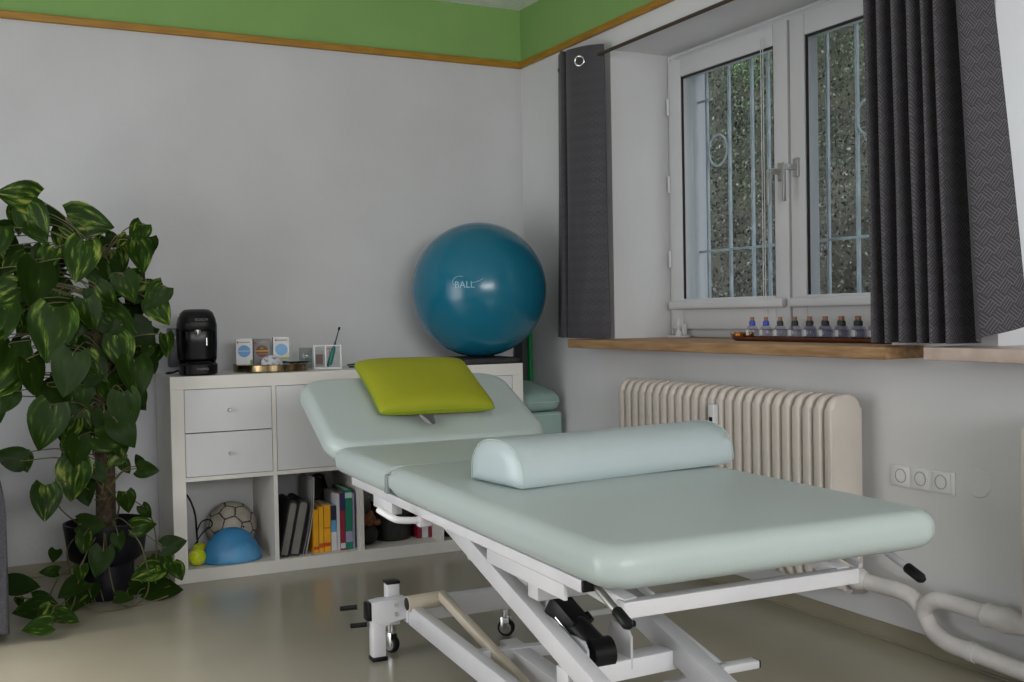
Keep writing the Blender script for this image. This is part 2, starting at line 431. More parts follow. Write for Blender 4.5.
# ------------------------------------------------------------------ windows
def window(name, y0, y1, n):
    """y0 near the corner (larger), y1 further (smaller); frame plane x=.295"""
    w = empty(name, (0.295, (y0+y1)/2, 0.893), kind='structure')
    oy = (y0+y1)/2
    z0 = 0.0; z1 = ZN-0.893; ya, yb = y1-oy, y0-oy
    bm = newbm(); T = 0.055
    box(bm, 0, .07, ya, ya+T, z0, z1, .004); box(bm, 0, .07, yb-T, yb, z0, z1, .004)
    box(bm, 0, .07, ya+T, yb-T, z1-T, z1, .004); box(bm, 0, .07, ya+T, yb-T, z0, z0+T*.7, .004)
    obj('window_frame', bm, M_pvc, w, 40)
    # outer pipe moulding along the frame
    bm = newbm(); tube(bm, [(-.004, yb-.012, z0+.01), (-.004, yb-.012, z1-.012), (-.004, ya+.012, z1-.012), (-.004, ya+.012, z0+.01)], .006, 8)
    obj('window_cable', bm, M_pvc, w, 50)
    mid = -.018
    for side in (1, -1):
        s0 = mid+.006*side; s1 = (yb-T+.022) if side > 0 else (ya+T-.022)
        lo, hi = min(s0, s1), max(s0, s1)
        S = 0.078; zb, zt = z0+.035, z1-T+.02; X0, X1 = -.022, .045
        bm = newbm()
        box(bm, X0, X1, lo, lo+S, zb, zt, .005); box(bm, X0, X1, hi-S, hi, zb, zt, .005)
        box(bm, X0, X1, lo+S, hi-S, zt-S, zt, .005); box(bm, X0, X1, lo+S, hi-S, zb, zb+S+.05, .005)
        sh = obj('sash', bm, M_pvc, w, 40)
        # ledge moulding over the lower rail
        bm = newbm(); box(bm, X0-.03, X0, lo+.012, hi-.012, zb+S+.005, zb+S+.040, .010, 3); obj('ledge', bm, M_pvc, sh, 40)
        bm = newbm(); g = .004
        for a_ in ((lo+S-g, lo+S+g+.003, zb+S+.05, zt-S), (hi-S-g-.003, hi-S+g, zb+S+.05, zt-S), (lo+S, hi-S, zt-S-g-.004, zt-S+g)):
            box(bm, X0+.006, X0+.014, *a_)
        obj('gasket', bm, M_gasket, sh)
        bm = newbm(); box(bm, .008, .014, lo+S-.005, hi-S+.005, zb+S+.045, zt-S+.005); obj('pane', bm, M_glass, sh)
        # handle
        hy = lo+.036 if side > 0 else hi-.036
        hz = 1.515-.893 + (0.0 if side > 0 else .006)
        bm = newbm(); box(bm, X0-.010, X0, hy-.014, hy+.014, hz-.034, hz+.034, .003); box(bm, X0-.060, X0-.010, hy-.009, hy+.009, hz-.010, hz+.010, .003)
        hb = obj('handle', bm, M_brushed, sh, 40)
        bm = newbm(); box(bm, X0-.070, X0-.058, hy-.0065, hy+.0065, hz-.125, hz+.008, .003); obj('lever', bm, M_brushed, hb, 40)
        # hinges on the outer side
        for zz in (.30, .62, .95):
            yy = hi-.004 if side > 0 else lo+.004
            bm = newbm(); tube(bm, [(X0-.004, yy+.006*side, zz), (X0-.004, yy+.006*side, zz+.07)], .007, 10); obj('hinge', bm, M_pvc, sh, 50)
    return w
w1 = window('window_1', N1a, N1b, 1)
w2 = window('window_2', N2a, N2b, 2)
# window boards
def board(name, parent, x0, x1, y0, y1, ny0, ny1, z0, z1, m):
    px, py, pz = parent.location
    bm = newbm()
    pts = [(x0, y0), (0, y0), (0, ny0), (x1, ny0), (x1, ny1), (0, ny1), (0, y1), (x0, y1)]
    prism(bm, [(a-px, b-py) for a, b in pts], z0-pz, z1-pz, .004)
    return obj(name, bm, m, parent, 40)
board('window_sill', w1, -.155, .340, -2.440, -.670, N1b, N1a, .857, .893, M_oak)
board('window_sill', w2, -.155, .340, -4.20, -2.578, N2b, N2a, .860, .896, M_marble)
# roller-blind cord and vent hook of the first window
bm = newbm(); tube(bm, [(.262, -1.452, 2.03), (.262, -1.452, .99)], .0018, 6); tube(bm, [(.262, -1.440, 2.03), (.262, -1.440, .99)], .0018, 6)
tag(obj('blind_cord', bm, M_pvc), 'thin pale pull cord hanging down in front of the left window pane', 'cord')
t = empty('window_stop', (.235, -.93, .894), 0, 'small white window stop standing at the left end of the oak window board', 'window stop')
bm = newbm(); prism(bm, rrect(.075, .09, .02, 5), 0, .008, .002); obj('base', bm, mat('stop_cream', srgb(214, 206, 200), .5), t, 40)
bm = newbm(); lathe(bm, [(0, .008), (.014, .008), (.012, .02), (.006, .03), (.006, .045), (.010, .052), (.006, .062), (.005, .078), (0, .082)], 14); obj('stem', bm, M_pvc, t, 50)
bm = newbm(); box(bm, .012, .03, -.018, -.004, .008, .06, .003); obj('clip', bm, M_pvc, t, 40)

# ------------------------------------------------------------------ outside
bm = newbm()   # iron bars
g = empty('window_grille', (.45, -1.55, 1.05), 0, 'pale painted iron bars standing outside the window panes', 'window grille')
def G(y, z): return (0, y+1.55, z-1.05)
for y in (-.865, -1.015, -1.162, -1.262, -1.40, -1.592, -1.742, -1.88, -2.02, -2.16):
    bm = newbm(); bar(bm, G(y, .90), G(y, 2.2), .012, .012, .001); obj('bar', bm, M_bars, g, 30)
for z, ye in ((1.262, -2.32), (1.915, -.90)):
    bm = newbm(); bar(bm, G(-.80, z), G(ye, z), .009, .010, .001); obj('rail', bm, M_bars, g, 30)
for y, z in ((-.935, 1.69), (-1.80, 1.69)):
    bm = newbm(); tube(bm, [G(y+.062*math.cos(a*2*PI/28), z+.066*math.sin(a*2*PI/28)) for a in range(29)], .005, 6, False); obj('ring', bm, M_bars, g, 50)
bm = newbm(); box(bm, .5, 2.5, -10, 6, .05, .15); struct('outside_ground', bm, mat('bounce_ground', (.62, .61, .58, 1), .95, c2=(.5, .49, .46, 1), scale=40))  # unseen ground, raised and paled to bounce light onto the niche soffit
random.seed(5)
bm = newbm(); nx, nz = 90, 30
grid = []
for i in range(nx+1):
    rowv = []
    for k in range(nz+1):
        y = -6+22*i/nx; z = -.5+5.5*k/nz
        x = 2.3+.22*max(z, 0) + .25*noise.noise(Vector((y*1.2, z*1.2, 0)))
        rowv.append(bm.verts.new((x, y, z)))
    grid.append(rowv)
back = [[bm.verts.new((v.co.x+.6, v.co.y, v.co.z)) for v in (r_[0], r_[-1])] for r_ in grid]
for i in range(nx):
    for k in range(nz): bm.faces.new((grid[i][k], grid[i+1][k], grid[i+1][k+1], grid[i][k+1]))
    bm.faces.new((grid[i][nz], grid[i+1][nz], back[i+1][1], back[i][1]))
    bm.faces.new((grid[i][0], grid[i+1][0], back[i+1][0], back[i][0]))
    bm.faces.new((back[i][0], back[i+1][0], back[i+1][1], back[i][1]))
struct('outside_bank', bm, M_earth, smooth=60)
bm = newbm()
cl = bm.loops.layers.float_color.new('tint')
for i in range(56000):
    y = random.uniform(-.2, 6.2); z = random.uniform(.6, 4.0)
    x = 2.3+.22*z + .25*noise.noise(Vector((y*1.2, z*1.2, 0))) - random.uniform(.01, .16)
    s = random.uniform(.007, .017)
    nrm = noise.noise(Vector((y*1.1, z*1.3, 7.0)))
    e = Euler((random.uniform(-1, 1), random.uniform(-1, 1), random.uniform(0, 6.3))).to_matrix() @ Matrix.Rotation(R(90), 3, 'Y')
    vs = [bm.verts.new(Vector((x, y, z)) + e @ Vector(p)*s) for p in ((-1, 0, 0), (-.2, .7, .15), (1, 0, 0), (-.2, -.7, .15))]
    f = bm.faces.new(vs)
    green = max(0, min(1, (nrm-.05)*1.2 + (z-2.05)*1.7)) if random.random() < .85 else .5
    br = random.uniform(.4, 1.6)
    if random.random() < .05: c = (.18, .18, .165)  # scattered pale leaves, highlights put into the tint
    else:
        a = Vector((.044, .043, .037)); b = Vector((.036, .085, .018)); c = a.lerp(b, green)*br
    for lp in f.loops: lp[cl] = (c[0], c[1], c[2], 1)
tag(obj('ivy', bm, M_ivy), 'speckled dark ivy and dry leaves covering the bank outside the window', 'ivy', kind='stuff')

# ------------------------------------------------------------------ curtains
rod = empty('curtain_rod', (-.062, -1.6, 2.078), 0, 'thin dark curtain rod running above the window niche', 'curtain rod')
bm = newbm(); tube(bm, [(0, 1.10, 0), (0, -1.32, 0)], .0075, 12); obj('pole', bm, M_rod, rod, 50)
bm = newbm(); lathe(bm, [(0, -.02), (.013, -.015), (.013, .015), (0, .02)], 14, axes((1, 0, 0), (0, 0, 1), (0, 1, 0), (0, 1.10, 0))); obj('finial', bm, M_rod, rod, 50)
for yy in (1.04, -1.26):
    bm = newbm(); bar(bm, (.062, yy, -.012), (0, yy, -.012), .012, .012); box(bm, .056, .0615, yy-.02, yy+.02, -.04, .03, .002); obj('bracket', bm, M_rod, rod, 30)
def curtain(label, path_top, path_bot, ztop, zbot, eyelets, hem=None):
    """path_*: list of (x,y) fold points sampled smooth; cloth with thickness"""
    c = empty('curtain', (path_top[0][0], path_top[0][1], zbot[0]), 0, label, 'curtain')
    o = Vector(c.location)
    n = 14
    A = smooth_path([(x, y, 0) for x, y in path_top], n); B_ = smooth_path([(x, y, 0) for x, y in path_bot], n)
    N = len(A); nz = 30
    us = [0]
    for i in range(1, N): us.append(us[-1]+(B_[i]-B_[i-1]).length)
    bm = newbm(); uvl = bm.loops.layers.uv.new('UVMap')
    T = .0022
    V = [[], []]
    for side in (0, 1):
        for i in range(N):
            tg = (A[min(i+1, N-1)]-A[max(i-1, 0)]).normalized(); nn = Vector((-tg.y, tg.x, 0))
            rowv = []
            f = i/(N-1)
            zt = ztop[0]*(1-f)+ztop[1]*f; zb = zbot[0]*(1-f)+zbot[1]*f
            if hem: zb += hem(f)
            for k in range(nz+1):
                t = k/nz
                p = A[i].lerp(B_[i], t); p.z = zt+(zb-zt)*t
                p.x += .004*math.sin(i*.35+t*5)*t
                rowv.append(bm.verts.new(p + nn*(T if side else -T) - o))
            V[side].append(rowv)
    def face(q, uvs):
        f = bm.faces.new(q)
        for lp, uv_ in zip(f.loops, uvs): lp[uvl].uv = uv_
    for side in (0, 1):
        for i in range(N-1):
            for k in range(nz):
                face((V[side][i][k], V[side][i+1][k], V[side][i+1][k+1], V[side][i][k+1]),
                     ((us[i], -k*.042), (us[i+1], -k*.042), (us[i+1], -(k+1)*.042), (us[i], -(k+1)*.042)))
    for i in range(N-1):
        for k in (0, nz): face((V[0][i][k], V[0][i+1][k], V[1][i+1][k], V[1][i][k]), ((us[i], 0), (us[i+1], 0), (us[i+1], 0), (us[i], 0)))
    for i in (0, N-1):
        for k in range(nz): face((V[0][i][k], V[0][i][k+1], V[1][i][k+1], V[1][i][k]), ((us[i], 0),)*4)
    obj('cloth', bm, M_curtain, c, 60)
    for (p, d) in eyelets:
        d = Vector(d).normalized(); s = Vector((0, 0, 1)).cross(d).normalized()
        bm = newbm(); tube(bm, [Vector(p)-o + .020*(math.cos(a*2*PI/24)*s+math.sin(a*2*PI/24)*Vector((0, 0, 1))) for a in range(25)], .0045, 8, False)
        obj('eyelet', bm, M_chrome, c, 50)
    return c
curtain('short patterned dark grey curtain hanging at the left of the window niche, beside the corner',
        [(-.014, -.462), (-.034, -.43), (-.058, -.48), (-.090, -.545), (-.060, -.565), (-.095, -.60), (-.105, -.66), (-.088, -.76), (-.050, -.83)],
        [(-.022, -.440), (-.048, -.415), (-.066, -.47), (-.096, -.535), (-.064, -.555), (-.100, -.59), (-.112, -.67), (-.095, -.78), (-.055, -.855)],
        (2.165, 2.118), (.897, .897), [((-.112, -.735, 2.062), (-.75, -.65, 0))])
# gathered long right curtain
pt, pb = [], []
ys = [-2.362, -2.376, -2.408, -2.424, -2.460, -2.476, -2.515, -2.533, -2.560, -2.572, -2.603, -2.620, -2.665, -2.705]
yb_ = [-2.395, -2.410, -2.445, -2.462, -2.500, -2.518, -2.558, -2.578, -2.607, -2.620, -2.655, -2.675, -2.765, -2.850]
for i, (a, b) in enumerate(zip(ys, yb_)):
    xo = -.145 if i % 2 == 0 else -.050
    if i == len(ys)-1: xo = -.075
    pt.append((xo, a)); pb.append((xo-.012 if i % 2 == 0 else xo-.01, b))
pt = [(-.05, -2.335)]+pt; pb = [(-.06, -2.37)]+pb
curtain('long gathered patterned dark grey curtain covering the right end of the window', pt, pb, (2.12, 2.12), (.905, .905), [((-.10, -2.370, 2.08), (0, 1, 0))],
        hem=lambda f: (.05*max(0, (f-.86)/.14)**1.5))

# ------------------------------------------------------------------ radiator
def radiator(y0, n, label):
    """columns from y0 towards -y"""
    P_ = .0471
    r = empty('radiator', (-.11, y0, .155), 0, label, 'radiator')
    H = .590
    prof = []
    for (cx, cz, a0) in ((.015, .545, 0), (-.015, .545, 90), (-.015, .045, 180), (.015, .045, 270)):
        for k in range(8):
            a = R(a0+90*k/7); prof.append((cx+.045*math.cos(a), cz+.045*math.sin(a)))
    bm = newbm(); mm = axes((1, 0, 0), (0, 0, 1), (0, 1, 0), (0, -.0155, 0))
    prism(bm, prof, 0, .031, .0125, mm, 4)
    # pressed grooves between the tubes of a section
    first = obj('column', bm, M_rad, r, 60)
    for i in range(1, n):
        c = first.copy(); col.objects.link(c); c.parent = r; c.location = (0, -i*P_, 0)
    for zz in (.045, .545):
        bm = newbm(); tube(bm, [(0, .0, zz), (0, -(n-1)*P_, zz)], .026, 14); obj('header_pipe', bm, M_rad, r, 50)
    for yy in (-P_*2, -P_*(n-3)):
        bm = newbm(); bar(bm, (.050, yy+P_/2, .50), (.108, yy+P_/2, .50), .014, .02); obj('wall_bracket', bm, M_rad, r, 30)
    return r
rad = radiator(-1.10, 25, 'ribbed cream column radiator on the wall under the oak window board')
bm = newbm(); box(bm, -.083, -.0615, -.610, -.580, .415, .530, .004); m_ = obj('heat_meter', bm, M_pvc, rad, 40)
bm = newbm(); box(bm, -.0845, -.082, -.604, -.586, .470, .486, .001); obj('meter_display', bm, M_black, m_, 30)
r2 = radiator(-2.905, 10, 'cream column radiator cut by the right edge of the photo')

# ------------------------------------------------------------------ pipes
p = empty('heating_pipe', (-.06, -2.5, .10), 0, 'thick white painted heating pipe bending along the wall below the sockets', 'pipe')
def Pp(*q): return [(x+.06, y+2.5, z-.10) for x, y, z in q]
bm = newbm(); tube(bm, smooth_path(Pp((-.10, -2.262, .192), (-.08, -2.33, .186), (-.065, -2.42, .180), (-.06, -2.475, .150), (-.06, -2.515, .095), (-.06, -2.575, .072), (-.06, -2.66, .068), (-.06, -2.85, .060), (-.06, -3.4, .055)), 6), .0245, 16); obj('lower_pipe', bm, M_pipe, p, 60)
bm = newbm(); tube(bm, smooth_path(Pp((-.062, -2.488, .130), (-.068, -2.498, .160), (-.066, -2.535, .185), (-.062, -2.60, .187), (-.062, -2.72, .182)), 6), .0235, 16); obj('upper_branch', bm, M_pipe, p, 60)
bm = newbm(); tube(bm, Pp((-.062, -2.695, .183), (-.062, -2.70, .183), (-.062, -2.725, .181), (-.062, -2.76, .182), (-.062, -2.785, .18), (-.075, -2.84, .18)), [.027, .034, .030, .036, .031, .02], 14); obj('branch_fitting', bm, M_pipe, p, 50)
bm = newbm(); tube(bm, Pp((-.107, -2.250, .196), (-.105, -2.258, .196), (-.103, -2.268, .195), (-.098, -2.285, .194), (-.092, -2.298, .192)), [.018, .026, .035, .034, .026], 14); obj('radiator_fitting', bm, M_pipe, p, 50)
bm = newbm(); tube(bm, Pp((-.06, -2.64, .069), (-.06, -2.665, .068)), .028, 14); obj('pipe_joint', bm, M_pipe, p, 50)
bm = newbm(); tube(bm, Pp((0.0, -2.19, .150), (-.06, -2.19, .150)), [.030, .026], 16); obj('wall_rosette', bm, M_pipe, p, 50)
# floor-level convector plate under the radiator
# sockets
M_sock = mat('socket_plastic', srgb(226, 226, 226), .35)
s = empty('triple_socket', (0, -2.432, .507), 0, 'white triple wall socket beside the radiator', 'socket')
bm = newbm(); box(bm, -.006, 0, -.117, .117, -.034, .030, .002); obj('frame', bm, M_sock, s, 40)
for k in range(3):
    y = .073-.073*k
    bm = newbm(); box(bm, -.011, -.0055, y-.032, y+.032, -.030, .027, .003)
    pl = obj('socket_plate', bm, M_sock, s, 40)
    bm = newbm(); mm = axes((0, 1, 0), (0, 0, 1), (-1, 0, 0), (-.011, y, 0))
    lathe(bm, [(.021, 0), (.021, .0012), (.0185, .0012), (.018, -.004), (0, -.0045)], 24, mm); q = obj('socket_well', bm, mat('socket_well_shade', srgb(160, 160, 160), .4), pl, 50)  # well greyed, shade of the recess put into its colour
    bm = newbm()
    for dy in (-.008, .008): tube(bm, [(-.0090, y+dy, 0), (-.0055, y+dy, 0)], .0034, 8)
    obj('pin_hole', bm, M_black, pl, 50)
bm = newbm(); lathe(bm, [(0, .003), (.040, .003), (.043, 0), (0, 0)], 32, axes((0, 1, 0), (0, 0, 1), (-1, 0, 0), (0, 0, 0)))
o = obj('blank_cover', bm, M_wallr, None, 40, (0, -2.625, .520)); tag(o, 'round blank cover painted over on the wall right of the triple socket', 'wall cover')

# ------------------------------------------------------------------ sideboard
SX, SY, SR = -1.759, -.4354, -.0282
side = empty('sideboard', (SX, SY, 0), SR, 'white four-column shelf unit with drawers and doors against the wall', 'sideboard')
W, H, D = 1.488, .790, .390
TB, TI = .050, .016
def cab(u, dep, z): return Vector((SX+u*math.cos(SR)-dep*math.sin(SR), SY+u*math.sin(SR)+dep*math.cos(SR), z))
bm = newbm(); box(bm, 0, W, 0, D, H-TB, H, .001); obj('top_board', bm, M_white, side)
bm = newbm(); box(bm, 0, W, 0, D, 0, TB, .001); obj('bottom_board', bm, M_white, side)
for x0 in (0, W-TB):
    bm = newbm(); box(bm, x0, x0+TB, 0, D, TB, H-TB, .001); obj('side_board', bm, M_white, side)
CW = (W-2*TB-3*TI)/4
cx0 = [TB+i*(CW+TI) for i in range(4)]
for i in range(3):
    bm = newbm(); x = cx0[i]+CW; box(bm, x, x+TI, .001, D, TB, H-TB, .0005); obj('divider', bm, M_white, side)
for i in range(4):
    bm = newbm(); box(bm, cx0[i], cx0[i]+CW, .001, D, H/2-TI/2, H/2+TI/2, .0005); obj('shelf', bm, M_white, side)
bm = newbm(); box(bm, TB*.5, W-TB*.5, D, D+.003, TB*.5, H-TB*.5); obj('back_panel', bm, M_white_in, side)
ZB, ZH = H/2+TI/2, H-TB
def front(x0, x1, z0, z1, name, knob=True, kx=None, kz=None):
    g = .002
    bm = newbm(); box(bm, x0+g, x1-g, .003, .020, z0+g, z1-g, .0006); o = obj(name, bm, M_white_in, side)
    bm = newbm(); box(bm, x0+.0001, x1-.0001, .021, .024, z0+.0001, z1-.0001); obj('shadow_gap', bm, M_gap, o)
    if knob:
        kx = (x0+x1)/2 if kx is None else kx; kz = (z0+z1)/2 if kz is None else kz
        bm = newbm(); lathe(bm, [(.0, 0), (.004, 0), (.004, .012), (.0075, .016), (.0075, .022), (.005, .025), (0, .025)], 14, axes((1, 0, 0), (0, 0, 1), (0, -1, 0), (kx, .003, kz)))
        obj('knob', bm, M_brushed, o, 50)
zm = (ZB+ZH)/2
front(cx0[0], cx0[0]+CW, zm, ZH, 'drawer'); front(cx0[0], cx0[0]+CW, ZB, zm, 'drawer')
for i in (1, 2, 3): front(cx0[i], cx0[i]+CW, ZB, ZH, 'door', True, cx0[i]+CW-.03, ZB+.17)

def cabthing(name, u, dep, z, label, cat, group=None, rz=0.0):
    return empty(name, cab(u, dep, z), SR+rz, label, cat, group)
# --- first open cell: balls
def football():
    t = cabthing('football', .268, .272, TB+.1025, 'worn white leather football behind the blue half dome in the shelf cell', 'ball')
    # truncated icosahedron seams: build from icosphere vertices via panels
    bm = newbm(); bmesh.ops.create_icosphere(bm, subdivisions=1, radius=1.0)
    ico = [v.co.copy().normalized() for v in bm.verts]; fc = [(sum((v.co for v in f.verts), Vector()).normalized()) for f in bm.faces]
    bm.free()
    bm = newbm(); bmesh.ops.create_icosphere(bm, subdivisions=1, radius=1.0)
    bv = list(bm.verts); 
    fnorm = [sum((v.co for v in f.verts), Vector()).normalized() for f in bm.faces]; vn = [v.co.normalized() for v in bm.verts]
    bm.free()
    bm = newbm(); bmesh.ops.create_icosphere(bm, subdivisions=6, radius=.102)
    rot_ = Euler((.4, .2, .5)).to_matrix()
    for v in bm.verts:
        d = rot_ @ v.co.normalized()
        w = sorted([(d.dot(n_)*1.0) for n_ in fnorm] + [(d.dot(n_)*.9755+.0005) for n_ in vn], reverse=True)
        e = w[0]-w[1]
        v.co *= 1 - .030*max(0, 1-e/.016)
    for f in bm.faces:
        c_ = rot_ @ f.calc_center_median().normalized()
        w = sorted([(c_.dot(n_)*1.0) for n_ in fnorm] + [(c_.dot(n_)*.9755+.0005) for n_ in vn], reverse=True)
        f.material_index = 1 if (w[0]-w[1]) < .019 else 0
    obj('leather_panels', bm, [mat('worn_leather', srgb(190, 184, 172), .6, c2=srgb(158, 150, 140), scale=14), mat('dark_seam', srgb(60, 56, 50), .8)], t, 60)
    bm = newbm(); lathe(bm, [(0, .002), (.004, .001), (.005, -.002), (0, -.003)], 10, axes((1, 0, 0), (0, 0, 1), (0, -1, 0), (.03, -.0970, .01))); obj('valve', bm, M_black, t, 50)
football()
t = cabthing('half_dome', .232, .088, TB+.0005, 'blue rubber half dome standing in front of the football', 'balance dome')
bm = newbm(); lathe(bm, [(0, 0), (.112, 0), (.118, .004), (.119, .012), (.114, .034), (.098, .068), (.075, .100), (.045, .122), (.02, .130), (0, .131)], 40, Matrix.Diagonal((1, .66, 1, 1)))
obj('dome', bm, mat('blue_dome_rubber', srgb(50, 122, 172), .42, c2=srgb(92, 158, 204), lo=.5, hi=.62, scale=4), t, 60)
for (u, d_, lb) in ((.095, .065, 'front yellow tennis ball at the left edge of the lowest shelf cell'), (.122, .170, 'rear yellow tennis ball half hidden beside the blue dome')):
    t = cabthing('tennis_ball', u, d_, TB+.0335, lb, 'tennis ball', 'tennis balls in the shelf')
    bm = newbm(); bmesh.ops.create_uvsphere(bm, u_segments=28, v_segments=16, radius=.033); obj('felt', bm, M_tennis, t, 80)
    bm = newbm(); tube(bm, [Vector((math.cos(a)+.25*math.cos(3*a), math.sin(a)-.25*math.sin(3*a), .9*math.sin(2*a))).normalized()*.0329 for a in [2*PI*k/48 for k in range(49)]], .0012, 6, False); obj('seam', bm, M_white, t, 50)
bm = newbm(); tube(bm, smooth_path([cab(.054, .20, .34), cab(.085, .17, .30), cab(.105, .16, .24), cab(.11, .16, .18), cab(.118, .20, .13), cab(.13, .27, .10), cab(.12, .30, .055)]), .004, 8)
tube(bm, smooth_path([cab(.115, .165, .17), cab(.13, .15, .205), cab(.16, .135, .210), cab(.165, .138, .185), cab(.14, .20, .15), cab(.12, .34, .06)]), .0025, 8)
tag(obj('black_cable', bm, M_black, None, 60), 'black cable looping behind the tennis balls in the shelf cell', 'cable')

# --- second open cell: binders and books
def book(u, w, hgt, dp, lean, col3, label, grp='books in the second open shelf cell', dep0=.03, band=None, name='book', pages=True, z=TB+.0006):
    """spine towards the viewer. u = left bottom edge, leaning by lean radians to the right"""
    t = empty(name, cab(u, dep0, z), SR, label, 'book' if name == 'book' else name.replace('_', ' '), grp)
    ca, sa = math.cos(lean), math.sin(lean)
    mm = axes((ca, 0, -sa), (0, 1, 0), (sa, 0, ca), (0, 0, w*sa if lean > 0 else 0))
    c = flat(label[:20], *col3)
    bm = newbm(); box(bm, 0, .0022, 0, dp, 0, hgt, .0004, 1, mm); box(bm, w-.0022, w, 0, dp, 0, hgt, .0004, 1, mm); box(bm, 0, w, 0, .0022, 0, hgt, .0004, 1, mm)
    obj('cover', bm, c, t)
    bm = newbm(); box(bm, .0024, w-.0024, .0024, dp-.004, .003, hgt-.003, 0, 1, mm); obj('pages', bm, M_paper, t)
    for bnd in (band or []):
        z0, z1, cc = bnd
        bm = newbm(); box(bm, .0004, w-.0004, -.0005, .0001, z0*hgt, z1*hgt, 0, 1, mm); obj('spine_band', bm, flat('band%d%d%d' % cc, *cc), t)
    return t
def binder(u, w, hgt, dp, lean, label):
    t = empty('bound_folder', cab(u, .03, TB+.0006), SR, label, 'folder', 'thick dark folders in the shelf')
    ca, sa = math.cos(lean), math.sin(lean); mm = axes((ca, 0, -sa), (0, 1, 0), (sa, 0, ca), (0, 0, w*sa))
    bm = newbm(); prism(bm, [(0, 0), (w, 0), (w, hgt-.018), (w*.85, hgt-.005), (w*.5, hgt), (w*.15, hgt-.005), (0, hgt-.018)], 0, dp, .002, mm @ axes((1, 0, 0), (0, 0, 1), (0, 1, 0)))
    obj('cover', bm, mat('binder_black', (.016, .015, .016, 1), .6), t, 40)
    bm = newbm(); i = .0055; prism(bm, [(i, .006), (w-i, .006), (w-i, hgt-.025), (w*.8, hgt-.014), (w*.5, hgt-.010), (w*.2, hgt-.014), (i, hgt-.025)], -.0015, .004, 0, mm @ axes((1, 0, 0), (0, 0, 1), (0, 1, 0)))
    obj('page_block', bm, flat('page_grey', 122, 118, 112), t)
binder(.408, .036, .225, .20, .21, 'thick dark folder with grey page edges leaning at the left, nearest the ball cell')
binder(.448, .040, .225, .20, .21, 'thick dark folder with grey page edges leaning against the magazine')
# leaning magazines (a loose curled one and thin ones)
def magazine(u, lean, hgt, label, c, curl=.02, dep0=.05):
    t = empty('magazine', cab(u, dep0, TB+.0006), SR, label, 'magazine', 'magazines leaning in the shelf')
    bm = newbm(); n = 10; rows = []
    for k in range(n+1):
        s_ = k/n
        x = hgt*s_*math.sin(lean)+curl*math.sin(s_*PI)*1.0; z = hgt*s_*math.cos(lean)
        rows.append([bm.verts.new((x+dx, dy, z)) for dx, dy in ((0, 0), (.004, 0), (.004, .2), (0, .2))])
    for k in range(n):
        for j in range(4): bm.faces.new((rows[k][j], rows[k][(j+1) % 4], rows[k+1][(j+1) % 4], rows[k+1][j]))
    bm.faces.new(rows[0]); bm.faces.new(rows[-1])
    obj('sheets', bm, c, t, 50)
magazine(.506, .15, .30, 'grey curled magazine leaning beside the dark folders', flat('mag_grey', 150, 150, 150), .010)
magazine(.518, .13, .31, 'light grey curled magazine leaning against the yellow books, tallest of the magazines', flat('mag_light', 176, 176, 178), .010)
bk = [
 (.551, .022, .176, .15, (226, 160, 20), 'left yellow paperback with orange spine beside the magazines', [(.08, .14, (190, 60, 20))]),
 (.574, .020, .186, .16, (232, 170, 24), 'middle yellow paperback, slightly taller, in the row of books', [(.10, .2, (200, 80, 20))]),
 (.595, .029, .190, .16, (236, 166, 18), 'thick yellow paperback standing right against the light blue book', [(.12, .2, (196, 70, 20)), (.5, .53, (190, 120, 20))]),
 (.625, .023, .186, .17, (96, 158, 200), 'book with dark top, light blue middle and white lower spine', [(.68, .995, (34, 36, 56)), (.005, .42, (214, 214, 214))]),
 (.649, .014, .232, .18, (206, 206, 210), 'tall slim white book between the light blue and the red book', []),
 (.664, .021, .234, .18, (150, 28, 60), 'tall dark red book with navy top', [(.70, .995, (40, 38, 92)), (.03, .12, (210, 206, 206))]),
 (.686, .030, .246, .18, (20, 118, 92), 'tall green book, tallest of the row', [(.12, .30, (150, 150, 180)), (.86, .95, (180, 210, 200))]),
 (.717, .009, .230, .18, (150, 148, 176), 'thin pale lilac booklet at the right end of the book row', []),
]
for (u, w, h_, dp, c, lb, bd) in bk: book(u, w, h_, dp, 0, c, lb, band=bd, dep0=.045)
t = cabthing('dark_bag', .645, .305, TB+.0006, 'black crumpled bag lying deep behind the row of books', 'bag')
bm = newbm(); bmesh.ops.create_icosphere(bm, subdivisions=4, radius=1)
for v in bm.verts:
    n_ = noise.noise(v.co*2.2)*.18; v.co = Vector((v.co.x*.060*(1+n_), v.co.y*.050*(1+n_), max(.0005, v.co.z*.14*(1+n_)+.128)))
obj('body', bm, mat('black_nylon', (.012, .012, .013, 1), .6), t, 80)
bm = newbm(); tube(bm, smooth_path([(-.03, 0, .24), (-.02, 0, .275), (.02, 0, .275), (.03, 0, .24)]), .005, 8); obj('handle', bm, M_black, t, 60)

# --- third open cell: camera, teddy, basket, red books
t = cabthing('woven_basket', .931, .180, TB+.0006, 'round black basket standing in the third shelf cell', 'basket')
bm = newbm(); lathe(bm, [(0, 0), (.078, 0), (.082, .004), (.084, .02), (.086, .15), (.088, .160), (.084, .162), (.080, .155), (.078, .01), (0, .01)], 40); obj('basket_wall', bm, mat('black_weave', (.010, .010, .011, 1), .55, c2=(.03, .03, .03, 1), scale=60, stretch=(1, 1, .2), bump=.6, bscale=80), t, 50)
for a in (0.6, 3.7):
    bm = newbm(); tube(bm, smooth_path([(.086*math.cos(a-.3), .086*math.sin(a-.3), .12), (.096*math.cos(a), .096*math.sin(a), .13), (.086*math.cos(a+.3), .086*math.sin(a+.3), .12)]), .004, 8); obj('grip', bm, M_black, t, 60)
t = cabthing('teddy_bear', .800, .090, TB+.0006, 'small brown plush bear head resting on a dark pouch left of the basket', 'soft toy')
